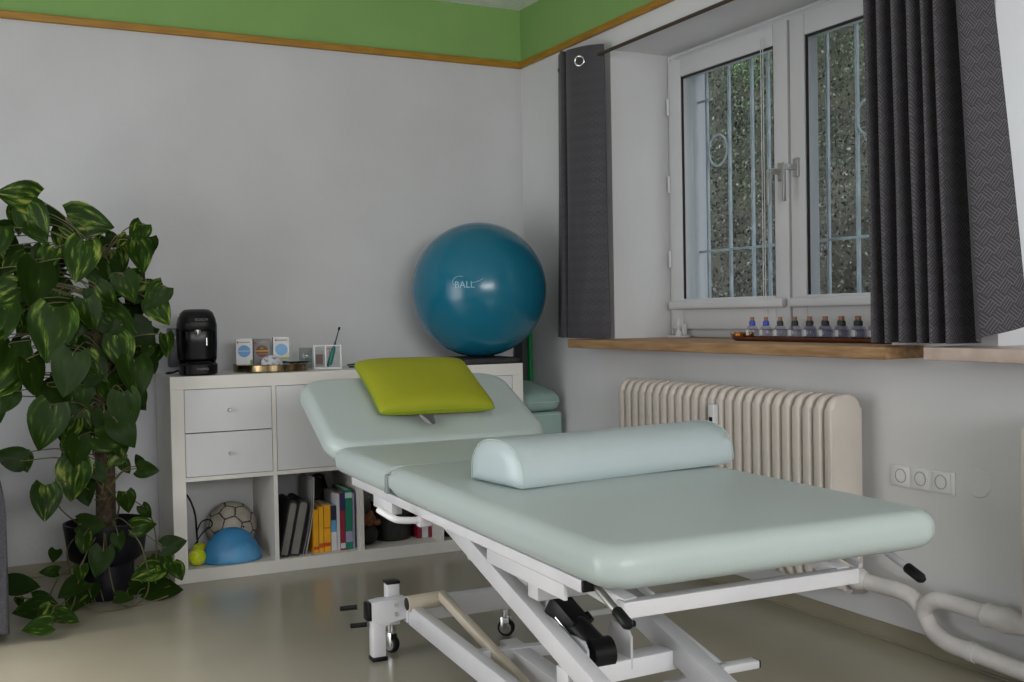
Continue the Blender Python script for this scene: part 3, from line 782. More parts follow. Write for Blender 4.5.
mt = mat('brown_plush', srgb(140, 92, 60), .95, c2=srgb(112, 70, 44), scale=60, bump=.8, bscale=200)
bm = newbm()
for (x, y, z, a, b, c) in ((0, 0, .105, .032, .030, .028), (.030, -.014, .094, .018, .016, .014), (-.020, 0, .131, .010, .007, .010), (.014, .004, .132, .010, .007, .010)):
    bmesh.ops.create_uvsphere(bm, u_segments=20, v_segments=12, radius=1, matrix=Matrix.Translation((x, y, z)) @ Matrix.Diagonal((a, b, c, 1)))
obj('head', bm, mt, t, 80)
bm = newbm(); bmesh.ops.create_uvsphere(bm, u_segments=24, v_segments=14, radius=1, matrix=Matrix.Translation((0, .01, .042)) @ Matrix.Diagonal((.042, .040, .042, 1))); obj('body', bm, mat('dark_pouch', (.02, .018, .018, 1), .8), t, 80)
bm = newbm(); bmesh.ops.create_uvsphere(bm, u_segments=8, v_segments=6, radius=.004, matrix=Matrix.Translation((.045, -.022, .098))); obj('nose', bm, M_black, t, 80)
for (u, w, h_, c, lb) in ((1.021, .018, .165, (132, 16, 40), 'dark red book right beside the black basket'), (1.040, .030, .172, (196, 196, 198), 'white book between two red books'), (1.071, .015, .168, (140, 18, 44), 'dark red book at the right end of the third shelf cell')):
    book(u, w, h_, .16, 0, c, lb, 'red and white books beside the basket', dep0=.10)
t = cabthing('pouch', 1.165, .10, TB+.0006, 'small black pouch on the floor of the fourth shelf cell', 'pouch')
bm = newbm(); slab(bm, .07, .10, .05, .02, .02); obj('body', bm, M_black, t, 60)
bm = newbm(); tube(bm, smooth_path([(-.02, -.03, .05), (-.01, -.03, .07), (.01, -.03, .07), (.02, -.03, .05)]), .003, 6); obj('loop', bm, M_black, t, 60)

# ------------------------------------------------------------------ things on the sideboard
ZTOP = H+.0006
# coffee machine
t = empty('coffee_machine', (-1.628, -.300, ZTOP), SR-.12, 'black capsule coffee machine with a smoked water tank on the left end of the sideboard', 'coffee machine')
bm = newbm()
def body_ring(w, d, z, yo=0): return [(x, y+yo, z) for x, y in rrect(w, d, min(w, d)*.34, 8)]
secs = [(.120, .215, .0, 0), (.134, .228, .006, 0), (.136, .230, .040, 0), (.126, .222, .046, .002)]
def loft(bm, secs):
    rings = [[bm.verts.new(p_) for p_ in body_ring(*s_)] for s_ in secs]
    n = len(rings[0])
    for i in range(len(rings)-1):
        for k in range(n): bm.faces.new((rings[i][k], rings[i][(k+1)%n], rings[i+1][(k+1)%n], rings[i+1][k]))
    bm.faces.new(rings[0]); bm.faces.new(rings[-1])
loft(bm, secs); obj('drip_base', bm, M_blackg, t, 40)
bm = newbm(); loft(bm, [(.128, .150, .042, .036), (.138, .175, .06, .022), (.143, .180, .12, .018), (.143, .180, .19, .018), (.130, .15, .22, .020)]); obj('body', bm, M_blackg, t, 40)
bm = newbm(); loft(bm, [(.120, .15, .165, .010), (.134, .205, .172, -.004), (.136, .218, .185, -.002), (.130, .214, .210, 0), (.112, .19, .236, .006), (.085, .14, .247, .012), (.05, .08, .249, .014)]); t.scale = (1.06, 1.06, 1.03); hd = obj('brew_head', bm, M_black, t, 40)
bm = newbm(); lathe(bm, [(0, 0), (.012, 0), (.011, .012), (.006, .024), (0, .024)], 16, axes((1, 0, 0), (0, 1, 0), (0, 0, -1), (0, -.088, .172))); obj('spout', bm, M_chrome, t, 50)
bm = newbm(); lathe(bm, [(.045, 0), (.047, .004), (.045, .007), (.006, .007), (.006, .005), (0, .005)], 24, Matrix.Translation((0, -.055, .044))); obj('cup_stand', bm, M_black, t, 40)
bm = newbm(); loft(bm, [(.030, .11, .030, .03), (.040, .12, .036, .03), (.042, .12, .170, .03), (.038, .115, .178, .03)]); xf(bm, bm.verts, Matrix.Translation((-.086, 0, 0))); obj('water_tank', bm, M_smoke, t, 40)
bm = newbm(); box(bm, .030, .033, -.0735, -.070, .110, .140, .001); obj('light_strip', bm, M_chrome, t)
text_obj('maker_lettering', 'BOSCH', .014, M_printg, hd, axes((1, 0, 0), (0, .42, .9), (0, -.9, .42), (.012, -.1085, .2085)))
text_obj('range_lettering', 'TASSIMO', .011, M_printg, t, axes((1, 0, 0), (0, 0, 1), (0, -1, 0), (.012, -.1158, .024)))
bm = newbm(); tube(bm, smooth_path([(-.05, .09, .02), (-.085, .08, .006), (-.105, .05, .004), (-.11, .10, .004), (-.09, .14, .004)]), .0035, 8); obj('power_cord', bm, M_black, t, 60)

# brass tray and what is on it
TX, TY = -1.325, -.255
t = empty('round_tray', (TX, TY, ZTOP), 0, 'round brass tray standing on the sideboard', 'tray')
bm = newbm(); lathe(bm, [(0, 0), (.146, 0), (.150, .004), (.150, .028), (.148, .030), (.146, .028), (.145, .006), (0, .006)], 64); obj('tray_body', bm, M_brass, t, 40)
bm = newbm(); lathe(bm, [(.1500, .0275), (.1520, .0290), (.1500, .0305), (.1475, .0305), (.1475, .0275)], 64); obj('rim', bm, M_brass, t, 50)
def teabox(x, y, w, d, h_, rz, label, main, disc, edge, extra):
    k = 1.10
    b_ = empty('tea_box', (TX+x, TY+y, ZTOP+.0066), rz, label, 'box', 'small boxes on the brass tray')
    b_.scale = (1.06, 1.06, 1.03)
    bm = newbm(); box(bm, -w/2, w/2, -d/2, d/2, 0, h_, .0008, 1); o = obj('carton', bm, main, b_)
    bm = newbm(); box(bm, -w/2-.0006, -w/2+.0001, -d/2+.001, d/2-.001, .001, h_-.001); obj('side_print', bm, edge, b_)
    bm = newbm(); lathe(bm, [(0, .0008), (w*.38, .0008), (w*.38, 0), (0, 0)], 32, axes((1, 0, 0), (0, 0, 1), (0, -1, 0), (0, -d/2, h_*.60))); obj('round_print', bm, disc, b_)
    for (x0, x1, z0, z1, m_) in extra:
        bm = newbm(); box(bm, x0, x1, -d/2-.0014, -d/2, z0, z1); obj('label_print', bm, m_, b_)
mb_w = flat('box_white', 206, 206, 206); mb_b = flat('box_blue', 92, 146, 196); mb_g = flat('box_grey', 128, 124, 122); mb_br = flat('box_brown', 96, 56, 34)
mb_side = flat('box_side_blue', 72, 84, 116); mb_red = flat('box_red', 150, 60, 50); mb_yel = flat('box_yellow_green', 168, 176, 96); mb_or = flat('box_orange', 196, 132, 56); mb_line = flat('box_line', 150, 140, 138); mb_lg = flat('box_green', 80, 140, 40); mb_tan = flat('box_tan', 170, 140, 118)
teabox(-.098, .032, .062, .07, .125, -.28, 'white box with a blue disc on the left of the brass tray', mb_w, mb_b, mb_side, [(-.02, .022, .108, .112, mb_line), (-.026, -.021, .106, .114, mb_red), (-.022, .022, .0745, .0765, mb_w), (-.01, .02, .005, .022, mb_tan), (.022, .030, .020, .040, mb_lg)])
teabox(-.022, .052, .062, .06, .120, -.22, 'grey box with a brown disc between the two white boxes on the tray', mb_g, mb_br, mb_side, [(-.02, .022, .104, .109, mb_line), (-.028, -.020, .100, .109, mb_red), (-.024, .024, .070, .076, mb_or), (-.018, .018, .060, .062, mb_or), (-.006, .004, .080, .087, mb_lg)])
teabox(.052, .028, .062, .06, .128, -.22, 'white box with a pale blue disc on the right of the brass tray', mb_w, flat('box_pale_blue', 120, 168, 210), mb_side, [(-.016, .024, .112, .117, mb_line), (-.024, -.018, .111, .118, mb_red), (-.022, .030, .036, .046, mb_yel), (-.004, .030, .012, .032, flat('box_teal', 130, 164, 180))])
b_ = empty('paper_pouch', (TX-.012, TY-.062, ZTOP+.0066), 0, 'small white patterned paper pouch standing in front of the boxes on the tray', 'pouch')
bm = newbm(); lathe(bm, [(0, 0), (.042, 0), (.047, .010), (.044, .035), (.034, .050), (.02, .058), (0, .060)], 24, Matrix.Diagonal((1, .5, 1, 1)))
obj('pouch_body', bm, mat('floral_paper', srgb(196, 196, 202), .7, c2=srgb(132, 128, 150), scale=70, lo=.52, hi=.6), b_, 60)
bm = newbm(); tube(bm, [(-.034, -.012, .047), (0, -.02, .056), (.034, -.012, .047)], .0016, 6); obj('seam', bm, M_white, b_, 50)
b_ = empty('spoon', (TX+.10, TY-.045, ZTOP+.0318), -.1, 'small dark spoon lying across the right rim of the brass tray', 'spoon')
bm = newbm(); tube(bm, [(-.045, 0, .002), (0, 0, .002), (.045, .0, .003)], [.0025, .003, .0025], 8); obj('handle', bm, M_black, b_, 50)
bm = newbm(); bmesh.ops.create_uvsphere(bm, u_segments=14, v_segments=8, radius=1, matrix=Matrix.Translation((-.055, 0, .004)) @ Matrix.Diagonal((.014, .009, .004, 1))); obj('bowl', bm, M_black, b_, 60)

# white-framed card holders with green brush
def frame_box(x, y, w, h_, d, rz, label, fill):
    b_ = empty('framed_box', (x, y, ZTOP), rz, label, 'box', 'white framed boxes beside the tray')
    T = .005
    bm = newbm()
    for yy in (-d/2, d/2-T):
        box(bm, -w/2, -w/2+T, yy, yy+T, 0, h_, .001); box(bm, w/2-T, w/2, yy, yy+T, 0, h_, .001)
        box(bm, -w/2+T, w/2-T, yy, yy+T, h_-T, h_, .001); box(bm, -w/2+T, w/2-T, yy, yy+T, 0, T*1.6, .001)
    for xx in (-w/2, w/2-T): box(bm, xx, xx+T, -d/2+T, d/2-T, 0, T)
    box(bm, -w/2+T, w/2-T, -d/2+T, d/2-T, 0, T*.6)
    obj('frame', bm, M_pvc, b_, 30)
    for (x0, x1, z0, z1, yy, m_, nm) in fill:
        bm = newbm(); box(bm, x0, x1, yy, yy+.002, z0, z1); obj(nm, bm, m_, b_)
frame_box(-1.128, -.295, .052, .100, .04, -.25, 'narrow white framed box with a dark red card beside the brush box', [(-.017, .012, .020, .062, .0, flat('card_dark_red', 92, 66, 66), 'card'), (-.015, .010, .078, .084, .0, flat('card_text', 140, 160, 150), 'printed_line')])
frame_box(-1.078, -.315, .068, .100, .045, -.25, 'white framed clear box holding the green brush', [(-.026, .000, .082, .086, .012, flat('frame_red', 176, 92, 92), 'red_print'), (-.014, -.011, .060, .086, .0121, flat('frame_red2', 170, 84, 84), 'red_print'), (-.018, .024, .009, .016, -.0236, flat('grey_plate', 150, 152, 156), 'name_strip')])
b_ = empty('electric_toothbrush', (-1.085, -.312, ZTOP+.006), 0, 'green electric toothbrush leaning in the white framed box', 'toothbrush')
d_ = Vector((.30, .02, .95)).normalized()
mg = flat('petrol_green', 24, 112, 100); 
bm = newbm(); tube(bm, [Vector((-.012, 0, .003))+d_*k for k in (0, .003, .03, .06, .078, .085)], [.006, .0095, .0100, .0095, .0085, .006], 14); obj('handle', bm, mg, b_, 50)
bm = newbm(); tube(bm, [Vector((-.012, 0, .003))+d_*k for k in (.084, .10, .112, .16)], [.0050, .0045, .003, .0024], 12); n_ = obj('neck', bm, flat('dark_teal', 36, 74, 82), b_, 50)
bm = newbm(); tube(bm, [Vector((-.012, 0, .003))+d_*k for k in (.158, .161, .170, .173)], [.003, .0048, .0048, .003], 12); obj('brush_head', bm, M_black, n_, 50)
b_ = empty('clear_jar', (-1.172, -.240, ZTOP), 0, 'clear acrylic jar standing behind the framed boxes', 'jar')
bm = newbm(); lathe(bm, [(0, 0), (.026, 0), (.028, .003), (.028, .085), (.025, .090), (.025, .088), (.0265, .084), (.0265, .004), (0, .004)], 28); obj('jar_wall', bm, M_acryl, b_, 40)
bm = newbm(); box(bm, -.014, .012, -.0292, -.0284, .040, .046); box(bm, -.010, .014, -.0292, -.0284, .032, .036); obj('label_print', bm, flat('teal_text', 60, 110, 104), b_)
b_ = empty('clip', (-.962, -.29, ZTOP), -.15, 'two-part black clip lying on the sideboard behind the lime cushion', 'clip')
bm = newbm(); bar(bm, (-.045, .0, .012), (.05, .02, .018), .008, .007); obj('upper_arm', bm, M_black, b_, 30)
bm = newbm(); bar(bm, (-.040, -.01, .0045), (.05, -.01, .0045), .008, .007); bar(bm, (.046, -.01, .004), (.05, .02, .016), .006, .006); obj('lower_arm', bm, M_black, b_, 30)

# exercise ball on its black pad
t = empty('balance_pad', (-.405, -.30, ZTOP), SR, 'flat black pad under the blue exercise ball', 'pad')
bm = newbm(); slab(bm, .262, .33, .026, .02, .006, 0, 4, 3); obj('pad', bm, mat('black_foam', (.012, .012, .013, 1), .7, c2=(.02, .02, .022, 1), scale=40), t, 60)
bm = newbm(); box(bm, -.129, .129, -.1655, -.1640, .010, .014); obj('edge_groove', bm, mat('dark_grey_rubber', srgb(46, 46, 46), .7), t, 30)
BR = .298
bc = Vector((-.398, -.315, ZTOP+.0262+BR))
t = empty('exercise_ball', bc, 0, 'large petrol blue exercise ball on top of the sideboard in the corner', 'exercise ball')
bm = newbm(); lathe(bm, [(BR*math.sin(PI*k/48)*(1 if 0 < k < 48 else 0), -BR*math.cos(PI*k/48)) for k in range(49)], 72); obj('ball', bm, M_ball, t, 80)
bd = (Vector((-.398, -.315, 1.12))-CAM); bd.normalize()
# logo: wrap print on the sphere, on the side that faces the room
def on_ball(a, b, r):   # a: right angle, b: up angle
    f = Vector((-.50, -.866, .0)); s = Vector((.866, -.50, 0)); u_ = Vector((0, 0, 1))
    d = (f*math.cos(a)*math.cos(b)+s*math.sin(a)*math.cos(b)+u_*math.sin(b)); return d*r
bm = newbm()
tube(bm, [on_ball(-.20+.19*math.cos(q_)*.55, .10+.075*math.sin(q_), BR+.0004) for q_ in [1.1+.14*k for k in range(20)]], .0016, 6); obj('swoosh_print', bm, M_print, t, 50); bm = newbm()
tube(bm, [on_ball(-.02+.16*k/8, .085+.055*(k/8)**2, BR+.0004) for k in range(9)], .0014, 6)
obj('swoosh_print', bm, M_print, t, 50)
lo_ = text_obj('ball_lettering', 'BALL', .040, M_print, t, Matrix.Identity(4), .0002)
for v in lo_.data.vertices:
    q_ = on_ball(-.13+v.co.x/BR, .052+v.co.y/BR, BR+.0005+v.co.z); v.co = q_
bm = newbm(); lathe(bm, [(0, .001), (.007, .0005), (.009, -.002), (0, -.003)], 16, Matrix.Translation((0, -.04, BR*.985))); obj('valve_plug', bm, M_white, t, 50)

# ------------------------------------------------------------------ corner behind the sideboard
t = empty('foam_block', (-.125, -.262, 0), 0, 'pale mint foam block standing in the corner beside the sideboard', 'foam block')
bm = newbm(); slab(bm, .185, .28, .560, .012, .012, 0, 3, 3); obj('block', bm, M_mintd, t, 60)
bm = newbm(); tube(bm, [(-.08, -.1402, .548), (.08, -.1402, .548)], .002, 6); obj('seam', bm, M_mint, t, 50)
t = empty('foam_cushion', (-.128, -.262, .5612), 0, 'pale mint cushion lying on top of the foam block in the corner', 'cushion')
bm = newbm()
def cus(c_):
    k = (c_.y+.17)/.34
    c_.z = c_.z*(.9+.75*k)+(.012*math.sin(c_.x*14)); return c_
slab(bm, .195, .285, .095, .045, .040, .008, 6, 5, lambda c_: Vector((c_.x, c_.y, c_.z*(.85+.65*(c_.y+.17)/.34)))); obj('cushion_body', bm, M_mintd, t, 60)
bm = newbm(); tube(bm, [(x, y, .044) for x, y in rrect(.196, .286, .045, 6)]+[(rrect(.196, .286, .045, 6)[0][0], rrect(.196, .286, .045, 6)[0][1], .044)], .002, 6, False); obj('piping', bm, M_mint, t, 50)
bm = newbm(); prism(bm, rrect(.020, .10, .008, 4), 0, 1.00, .002); o = obj('gym_mat', bm, M_greenmat, None, 40, (-.030, -.062, .0)); tag(o, 'green foam strip standing upright in the corner behind the mint cushion', 'mat')
bm = newbm(); prism(bm, rrect(.028, .09, .006, 4), 0, .98, .002); o = obj('gym_mat', bm, M_greymat, None, 40, (-.062, -.062, .0)); tag(o, 'dark grey foam strip standing upright between the sideboard and the green strip', 'mat')

# ------------------------------------------------------------------ treatment table
BO = Vector((-1.550, -3.175, 0)); BT = R(-2.6)
bed = empty('treatment_table', BO, BT, 'mint padded height-adjustable treatment table with white steel frame and raised head section', 'treatment table')
BW = .750
MB0, MH = .539, .076
def bedw(u, v, z): return BO + Matrix.Rotation(BT, 3, 'Z') @ Vector((u, v, z))
def wr(c_):   # slight wrinkles in the vinyl near corners
    return c_
def section(name, v0, v1, w, u0, mm=None, fn=None, h=MH, re=.032, rp=.050):
    bm = newbm(); slab(bm, w, v1-v0, h, rp, re, .004, 12, 6, fn, mm if mm is not None else Matrix.Translation((u0+w/2, (v0+v1)/2, MB0)))
    return obj(name, bm, M_mint, bed, 70)
def wrinkle(c_):
    if c_.y > .575-.03: c_.y = .5755-(.5755-c_.y)*.03
    dx = min(abs(c_.x-.375), abs(c_.x+.375)); dy = abs(c_.y+.575)
    k = max(0, 1-math.hypot(dx, dy)/.16)
    if k > 0: c_ = c_ + Vector((0, .0022*k*math.sin(c_.x*260), 0))
    return c_
section('foot_cushion', 0, 1.150, BW, 0, fn=wrinkle)
def squeeze(c_):
    if c_.y < -.2168: c_.y = -.24675+(c_.y+.24675)*.03
    return c_
section('middle_cushion', 1.1545, 1.648, BW, -.004, re=.030, rp=.035, fn=squeeze)
# head section, tilted up, with the face opening
HA = R(24.0)
HW, HL = .745, .468
mh = Matrix.Translation((BW/2-.012, 1.656, MB0+.034)) @ Matrix.Rotation(HA, 4, 'X') @ Matrix.Translation((0, HL/2, -.030))
def headfn(c_):
    d = math.hypot((c_.x+.0)/.075, (c_.y+HL/2-.175)/.085)
    if c_.z > .03: c_.z -= .026*math.exp(-d*d*1.1)
    return c_
bm = newbm(); slab(bm, HW, HL, MH, .085, .030, .003, 26, 6, headfn, None)
head = obj('head_cushion', bm, [M_mint, M_gap], bed, 70)
head.data.transform(mh); 
bm = newbm(); sl = []
for k in range(28):
    a = 2*PI*k/28; ww = .026 if math.sin(a) < 0 else .040
    sl.append((ww*math.cos(a), .095*math.sin(a)+(-HL/2+.225)))
prism(bm, sl, -.02, .12); bm2 = bm
bmesh.ops.recalc_face_normals(bm, faces=bm.faces[:])
cme = bpy.data.meshes.new('cut'); bm.to_mesh(cme); bm.free(); cme.transform(mh)
cme.materials.append(M_mint)
cut = bpy.data.objects.new('cut', cme); col.objects.link(cut); cut.parent = bed
md = head.modifiers.new('b', 'BOOLEAN'); md.operation = 'DIFFERENCE'; md.object = cut; md.solver = 'EXACT'
dg = bpy.context.evaluated_depsgraph_get(); dg.update()
nm = bpy.data.meshes.new_from_object(head.evaluated_get(dg))
if len(nm.polygons) > 500:
    head.modifiers.clear(); head.data = nm
    for p_ in nm.polygons: p_.use_smooth = True
    nm.set_sharp_from_angle(angle=R(50))
else:
    head.modifiers.clear()
bpy.data.objects.remove(cut)
def hp(x, y, z): return mh @ Vector((x, y, z))
# rails and hinge under the head section
for s_ in (-.27, .27, ):
    bm = newbm(); bar(bm, hp(s_, -HL/2, -.017), hp(s_, HL/2-.05, -.017), .03, .03, .002, (0, -.4, .9)); obj('head_rail', bm, M_metal_w, bed, 40)
bm = newbm(); bar(bm, hp(-.27, -.02, -.017), hp(.27, -.02, -.017), .03, .028, .002, (0, -.4, .9)); obj('head_crossbar', bm, M_metal_w, bed, 40)
bm = newbm(); tube(bm, [hp(0, -.12, -.02), Vector((BW/2, 1.35, .49))], .011, 10); obj('gas_strut', bm, M_black, bed, 50)
# grey strap between foot and middle cushions
bm = newbm(); box(bm, -.0015, .012, 1.142, 1.166, MB0+.006, MB0+MH-.020, .004, 3); obj('hinge_strap', bm, M_strap, bed, 50)
# upper frame
RZ = .5265
for u in (.034, BW-.034):
    bm = newbm(); bar(bm, (u, .125, RZ), (u, 1.535, RZ), .028, .023, .002); rl = obj('side_rail', bm, M_metal_w, bed, 40)
    bm = newbm(); box(bm, u-.013, u+.013, .119, .127, RZ-.010, RZ+.010, .002); obj('end_cap', bm, M_black, rl, 30)
    bm = newbm(); prism(bm, [(.540, .515), (.540, .487), (.190, .4865), (.190, .515)], -.004, .004, .001, axes((0, 1, 0), (0, 0, 1), (1, 0, 0), (u-.0105, 0, 0))); obj('gusset', bm, M_metal_w, rl, 30)
for v in (.62, 1.52):
    bm = newbm(); bar(bm, (.048, v, .530), (BW-.048, v, .530), .03, .028); obj('crossbar', bm, M_metal_w, bed, 40)
bm = newbm(); box(bm, .094, .660, .452, .500, .414, .470, .003); obj('lift_beam', bm, M_metal_w, bed, 40)
# foot-end U frame
bm = newbm(); bar(bm, (.112, .145, .470), (.652, .145, .470), .030, .030, .002); fb = obj('foot_crossbar', bm, M_metal_w, bed, 40)
for u in (.134, .628):
    bm = newbm(); bar(bm, (u, .150, .472), (u-.06 if u < .3 else u+.0, .42, .528), .032, .030); obj('foot_arm', bm, M_metal_w, bed, 40)
    bm = newbm(); bar(bm, (u+.055, .160, .480), (u+.055, .42, .530), .010, .012); obj('release_rod', bm, M_metal_g, bed, 40)
for u in (.048, .700):
    A = Vector((u, .135, .530)); B_ = Vector((u, .008, .482)); 
    bm = newbm(); tube(bm, [A+Vector((0, .05, .002)), A, A.lerp(B_, .70)], .0075, 12); lv = obj('release_lever', bm, M_brushed if u < .3 else M_metal_g, bed, 50)
    bm = newbm(); tube(bm, [A.lerp(B_, .66), A.lerp(B_, .68), A.lerp(B_, .95), A.lerp(B_, 1.0)], [.009, .0105, .0105, .006], 14); obj('grip', bm, M_black, lv, 50)
# lift arms (parallel pairs)
def armz(v): return .402+.262*(v-.65)
for u, w, h in ((.116, .034, .046), (.362, .038, .052)):
    v0, v1 = (-.10, 1.10) if u < .2 else (-.10, .62)
    bm = newbm(); bar(bm, (u, v0, armz(v0)-(.0 if u < .2 else .012)), (u, v1, armz(v1)-(.0 if u < .2 else .012)), w, h, .003); obj('lift_arm', bm, M_metal_w if u < .2 else M_metal_g, bed, 40)
bm = newbm(); tube(bm, [(.137, .925, .420), (.215, .925, .420)], .019, 16); pv = obj('pivot', bm, M_metal_g, bed, 40)
bm = newbm(); tube(bm, [(.134, .925, .420), (.138, .925, .420)], .012, 12); obj('pivot_bolt', bm, M_brushed, pv, 40)
bm = newbm(); bar(bm, (.205, .90, .424), (.205, .76, .470), .014, .024); obj('link_arm', bm, M_metal_g, bed, 40)
bm = newbm(); bar(bm, (.170, .925, .405), (.170, .72, .352), .020, .030); obj('inner_link', bm, M_metal_g, bed, 40)
bm = newbm(); bar(bm, (.100, .360, .282), (.400, .360, .290), .050, .040); obj('lower_crossbar', bm, M_metal_w, bed, 40)
for u, tall in ((.146, .052), (.246, .065)):
    bm = newbm(); prism(bm, [(.335, .285), (.335, .285+tall), (.350, .30+tall), (.42, .30+tall), (.45, .285)], -.003, .003, .001, axes((0, 1, 0), (0, 0, 1), (1, 0, 0), (u, 0, 0))); obj('actuator_bracket', bm, M_metal_g, bed, 30)
# actuator
A = Vector((.148, .478, .402)); B_ = Vector((.184, .358, .322))
bm = newbm(); bar(bm, A, A.lerp(B_, .55), .050, .044, .004); tube(bm, [A.lerp(B_, .45), A.lerp(B_, .5), A.lerp(B_, .9)], [.022, .026, .028], 18); ac = obj('actuator', bm, M_black, bed, 40)
dd = (B_-A).normalized()
bm = newbm(); tube(bm, [B_-Vector((.024, 0, 0)), B_+Vector((.024, 0, 0))], .031, 20); obj('motor_housing', bm, M_black, ac, 50)
bm = newbm(); tube(bm, [A.lerp(B_, .40)+Vector((.028, 0, .010)), A.lerp(B_, .52)+Vector((.028, 0, .008))], .011, 14); obj('motor_cap', bm, M_blackg, ac, 50)
bm = newbm(); tube(bm, [A.lerp(B_, .25)+Vector((-.024, 0, -.004)), A.lerp(B_, .88)+Vector((-.024, 0, -.006))], .0035, 8); obj('actuator_rod', bm, M_chrome, ac, 50)
bm = newbm(); tube(bm, [(.252, .350, .372), (.262, .350, .372)], .007, 12); obj('bolt_cap', bm, M_black, bed, 50)
bm = newbm(); bar(bm, (.06, 1.0, .118), (.06+.0, 1.0, .119), .001, .001, 0)
bm.free()
# base: head-end legs, beam and casters
def leg(u, mirror):
    s_ = -1 if mirror else 1
    bm = newbm(); box(bm, u-.020, u+.020, 1.482, 1.520, .010, .150, .003); lg = obj('leg', bm, M_metal_w, bed, 40)
    bm = newbm(); box(bm, u-.022, u+.024, 1.478, 1.524, 0, .013, .003); obj('rubber_foot', bm, M_black, lg, 40)
    bm = newbm(); x0, x1 = (u-.022, u+.085) if not mirror else (u-.085, u+.022)
    prism(bm, [(x0, .118), (x0, .174), (x0+.03, .177), (x1, .176), (x1, .115), (x0+.055, .112), (x0+.044, .100)] if not mirror else [(x0, .115), (x0, .176), (x1, .174), (x1, .118)], 0, .045, .002, axes((1, 0, 0), (0, 0, 1), (0, 1, 0), (0, 1.478, 0))); obj('leg_bracket', bm, M_metal_w, lg, 30)
    bm = newbm(); xx = x0 if not mirror else x1
    box(bm, xx-.014, xx+.002, 1.480, 1.522, .120, .174, .005); obj('end_cap', bm, M_black, lg, 40)
    for zz in (.160, .133):
        bm = newbm(); tube(bm, [(u+.052*s_, 1.477, zz), (u+.052*s_, 1.472, zz)], .0068, 6); obj('bolt', bm, M_brushed, lg, 30)
    cu_ = u+.062*s_
    bm = newbm(); box(bm, cu_-.019, cu_+.019, 1.530, 1.568, .086, .210, .003); ct = obj('caster_post', bm, M_metal_w, bed, 40)
    bm = newbm(); box(bm, cu_-.021, cu_+.021, 1.528, 1.570, .208, .217, .002); obj('post_cap', bm, M_black, ct, 30)
    return cu_
def caster(u, v, par=None, rz=0.0):
    c_ = empty('caster', (0, 0, 0)); c_.parent = bed
    c_.location = (u, v, 0); c_.rotation_euler = (0, 0, rz)
    bm = newbm(); mm = axes((0, 1, 0), (0, 0, 1), (1, 0, 0), (0, 0, .027))
    lathe(bm, [(0, -.010), (.024, -.010), (.027, -.006), (.027, .006), (.024, .010), (0, .010)], 24, mm); obj('wheel', bm, M_black, c_, 40)
    bm = newbm(); box(bm, -.015, -.0115, -.012, .014, .020, .060, .001); box(bm, .0115, .015, -.012, .014, .020, .060, .001); box(bm, -.015, .015, -.012, .014, .056, .062, .002)
    lathe(bm, [(0, -.013), (.019, -.013), (.019, -.0105), (0, -.0105)], 18, mm)
    obj('fork', bm, M_chrome, c_, 40)
    bm = newbm(); tube(bm, [(0, 0, .061), (0, 0, .086)], .013, 14); obj('stem', bm, M_brushed, c_, 40)
cu1 = leg(.078, False)
caster(cu1-.004, 1.549, rz=.5)
leg(.640, True)
caster(.509, 1.540, rz=.9)
bm = newbm(); box(bm, .490, .528, 1.522, 1.560, .086, .170, .003); obj('caster_post', bm, M_metal_w, bed, 40)
bm = newbm(); box(bm, .160, .575, 1.472, 1.520, .103, .166, .003); obj('base_beam', bm, M_metal_w, bed, 40)
bm = newbm(); tube(bm, [(.155, 1.455, .165), (.272, 1.455, .168)], .023, 18); cy = obj('pedal_shaft', bm, M_cream, bed, 40)
bm = newbm(); lathe(bm, [(0, .003), (.018, .002), (.019, 0), (0, 0)], 20, axes((0, 1, 0), (0, 0, 1), (-1, 0, 0), (.155, 1.455, .165))); obj('shaft_cap', bm, M_black, cy, 40)
for (zz, u_) in ((.160, .02), (.105, .05)):
    bm = newbm(); tube(bm, [(u_, 1.512, zz), (u_-.042, 1.535, zz-.005)], .0075, 12); obj('pedal_rod', bm, M_black, bed, 50)
bm = newbm(); bar(bm, (.254, 1.43, .184), (.244, .55, .050), .022, .026, .002); obj('pedal_rail', bm, M_cream, bed, 40)
bm = newbm(); bar(bm, (.180, 1.470, .128), (.190, .10, .085), .032, .058, .002); obj('base_rail', bm, M_metal_w, bed, 40)
bm = newbm(); bar(bm, (.330, 1.13, .095), (.300, .10, .085), .050, .058, .002); obj('base_rail', bm, M_metal_w, bed, 40)
bm = newbm(); bar(bm, (.195, 1.05, .118), (.50, 1.05, .105), .030, .030, .002); obj('base_crossbar', bm, M_metal_w, bed, 40)
bm = newbm(); bar(bm, (.16, .25, .040), (.56, .25, .040), .05, .050, .002); obj('base_foot_beam', bm, M_metal_w, bed, 40)
for u in (.18, .54):
    bm = newbm(); box(bm, u-.02, u+.02, .23, .27, 0, .016, .002); obj('rubber_foot', bm, M_black, bed, 40)
bm = newbm(); bar(bm, (.660, .950, .216), (.660, .610, .146), .010, .020, .002); obj('right_pedal_rail', bm, M_metal_g, bed, 40)
bm = newbm(); bar(bm, (.640, .600, .146), (.752, .600, .146), .034, .020, .004); pb_ = obj('right_pedal', bm, M_metal_w, bed, 40)
bm = newbm(); box(bm, .750, .756, .584, .616, .137, .155, .002); obj('end_cap', bm, M_black, pb_, 30)
bm = newbm(); bar(bm, (.660, .950, .216), (.380, .950, .216), .012, .014, .002); obj('pedal_link', bm, M_metal_g, bed, 40)
bm = newbm(); bar(bm, (.30, .31, .245), (.655, .60, .150), .018, .020, .002); obj('right_pedal_strut', bm, M_metal_g, bed, 40)
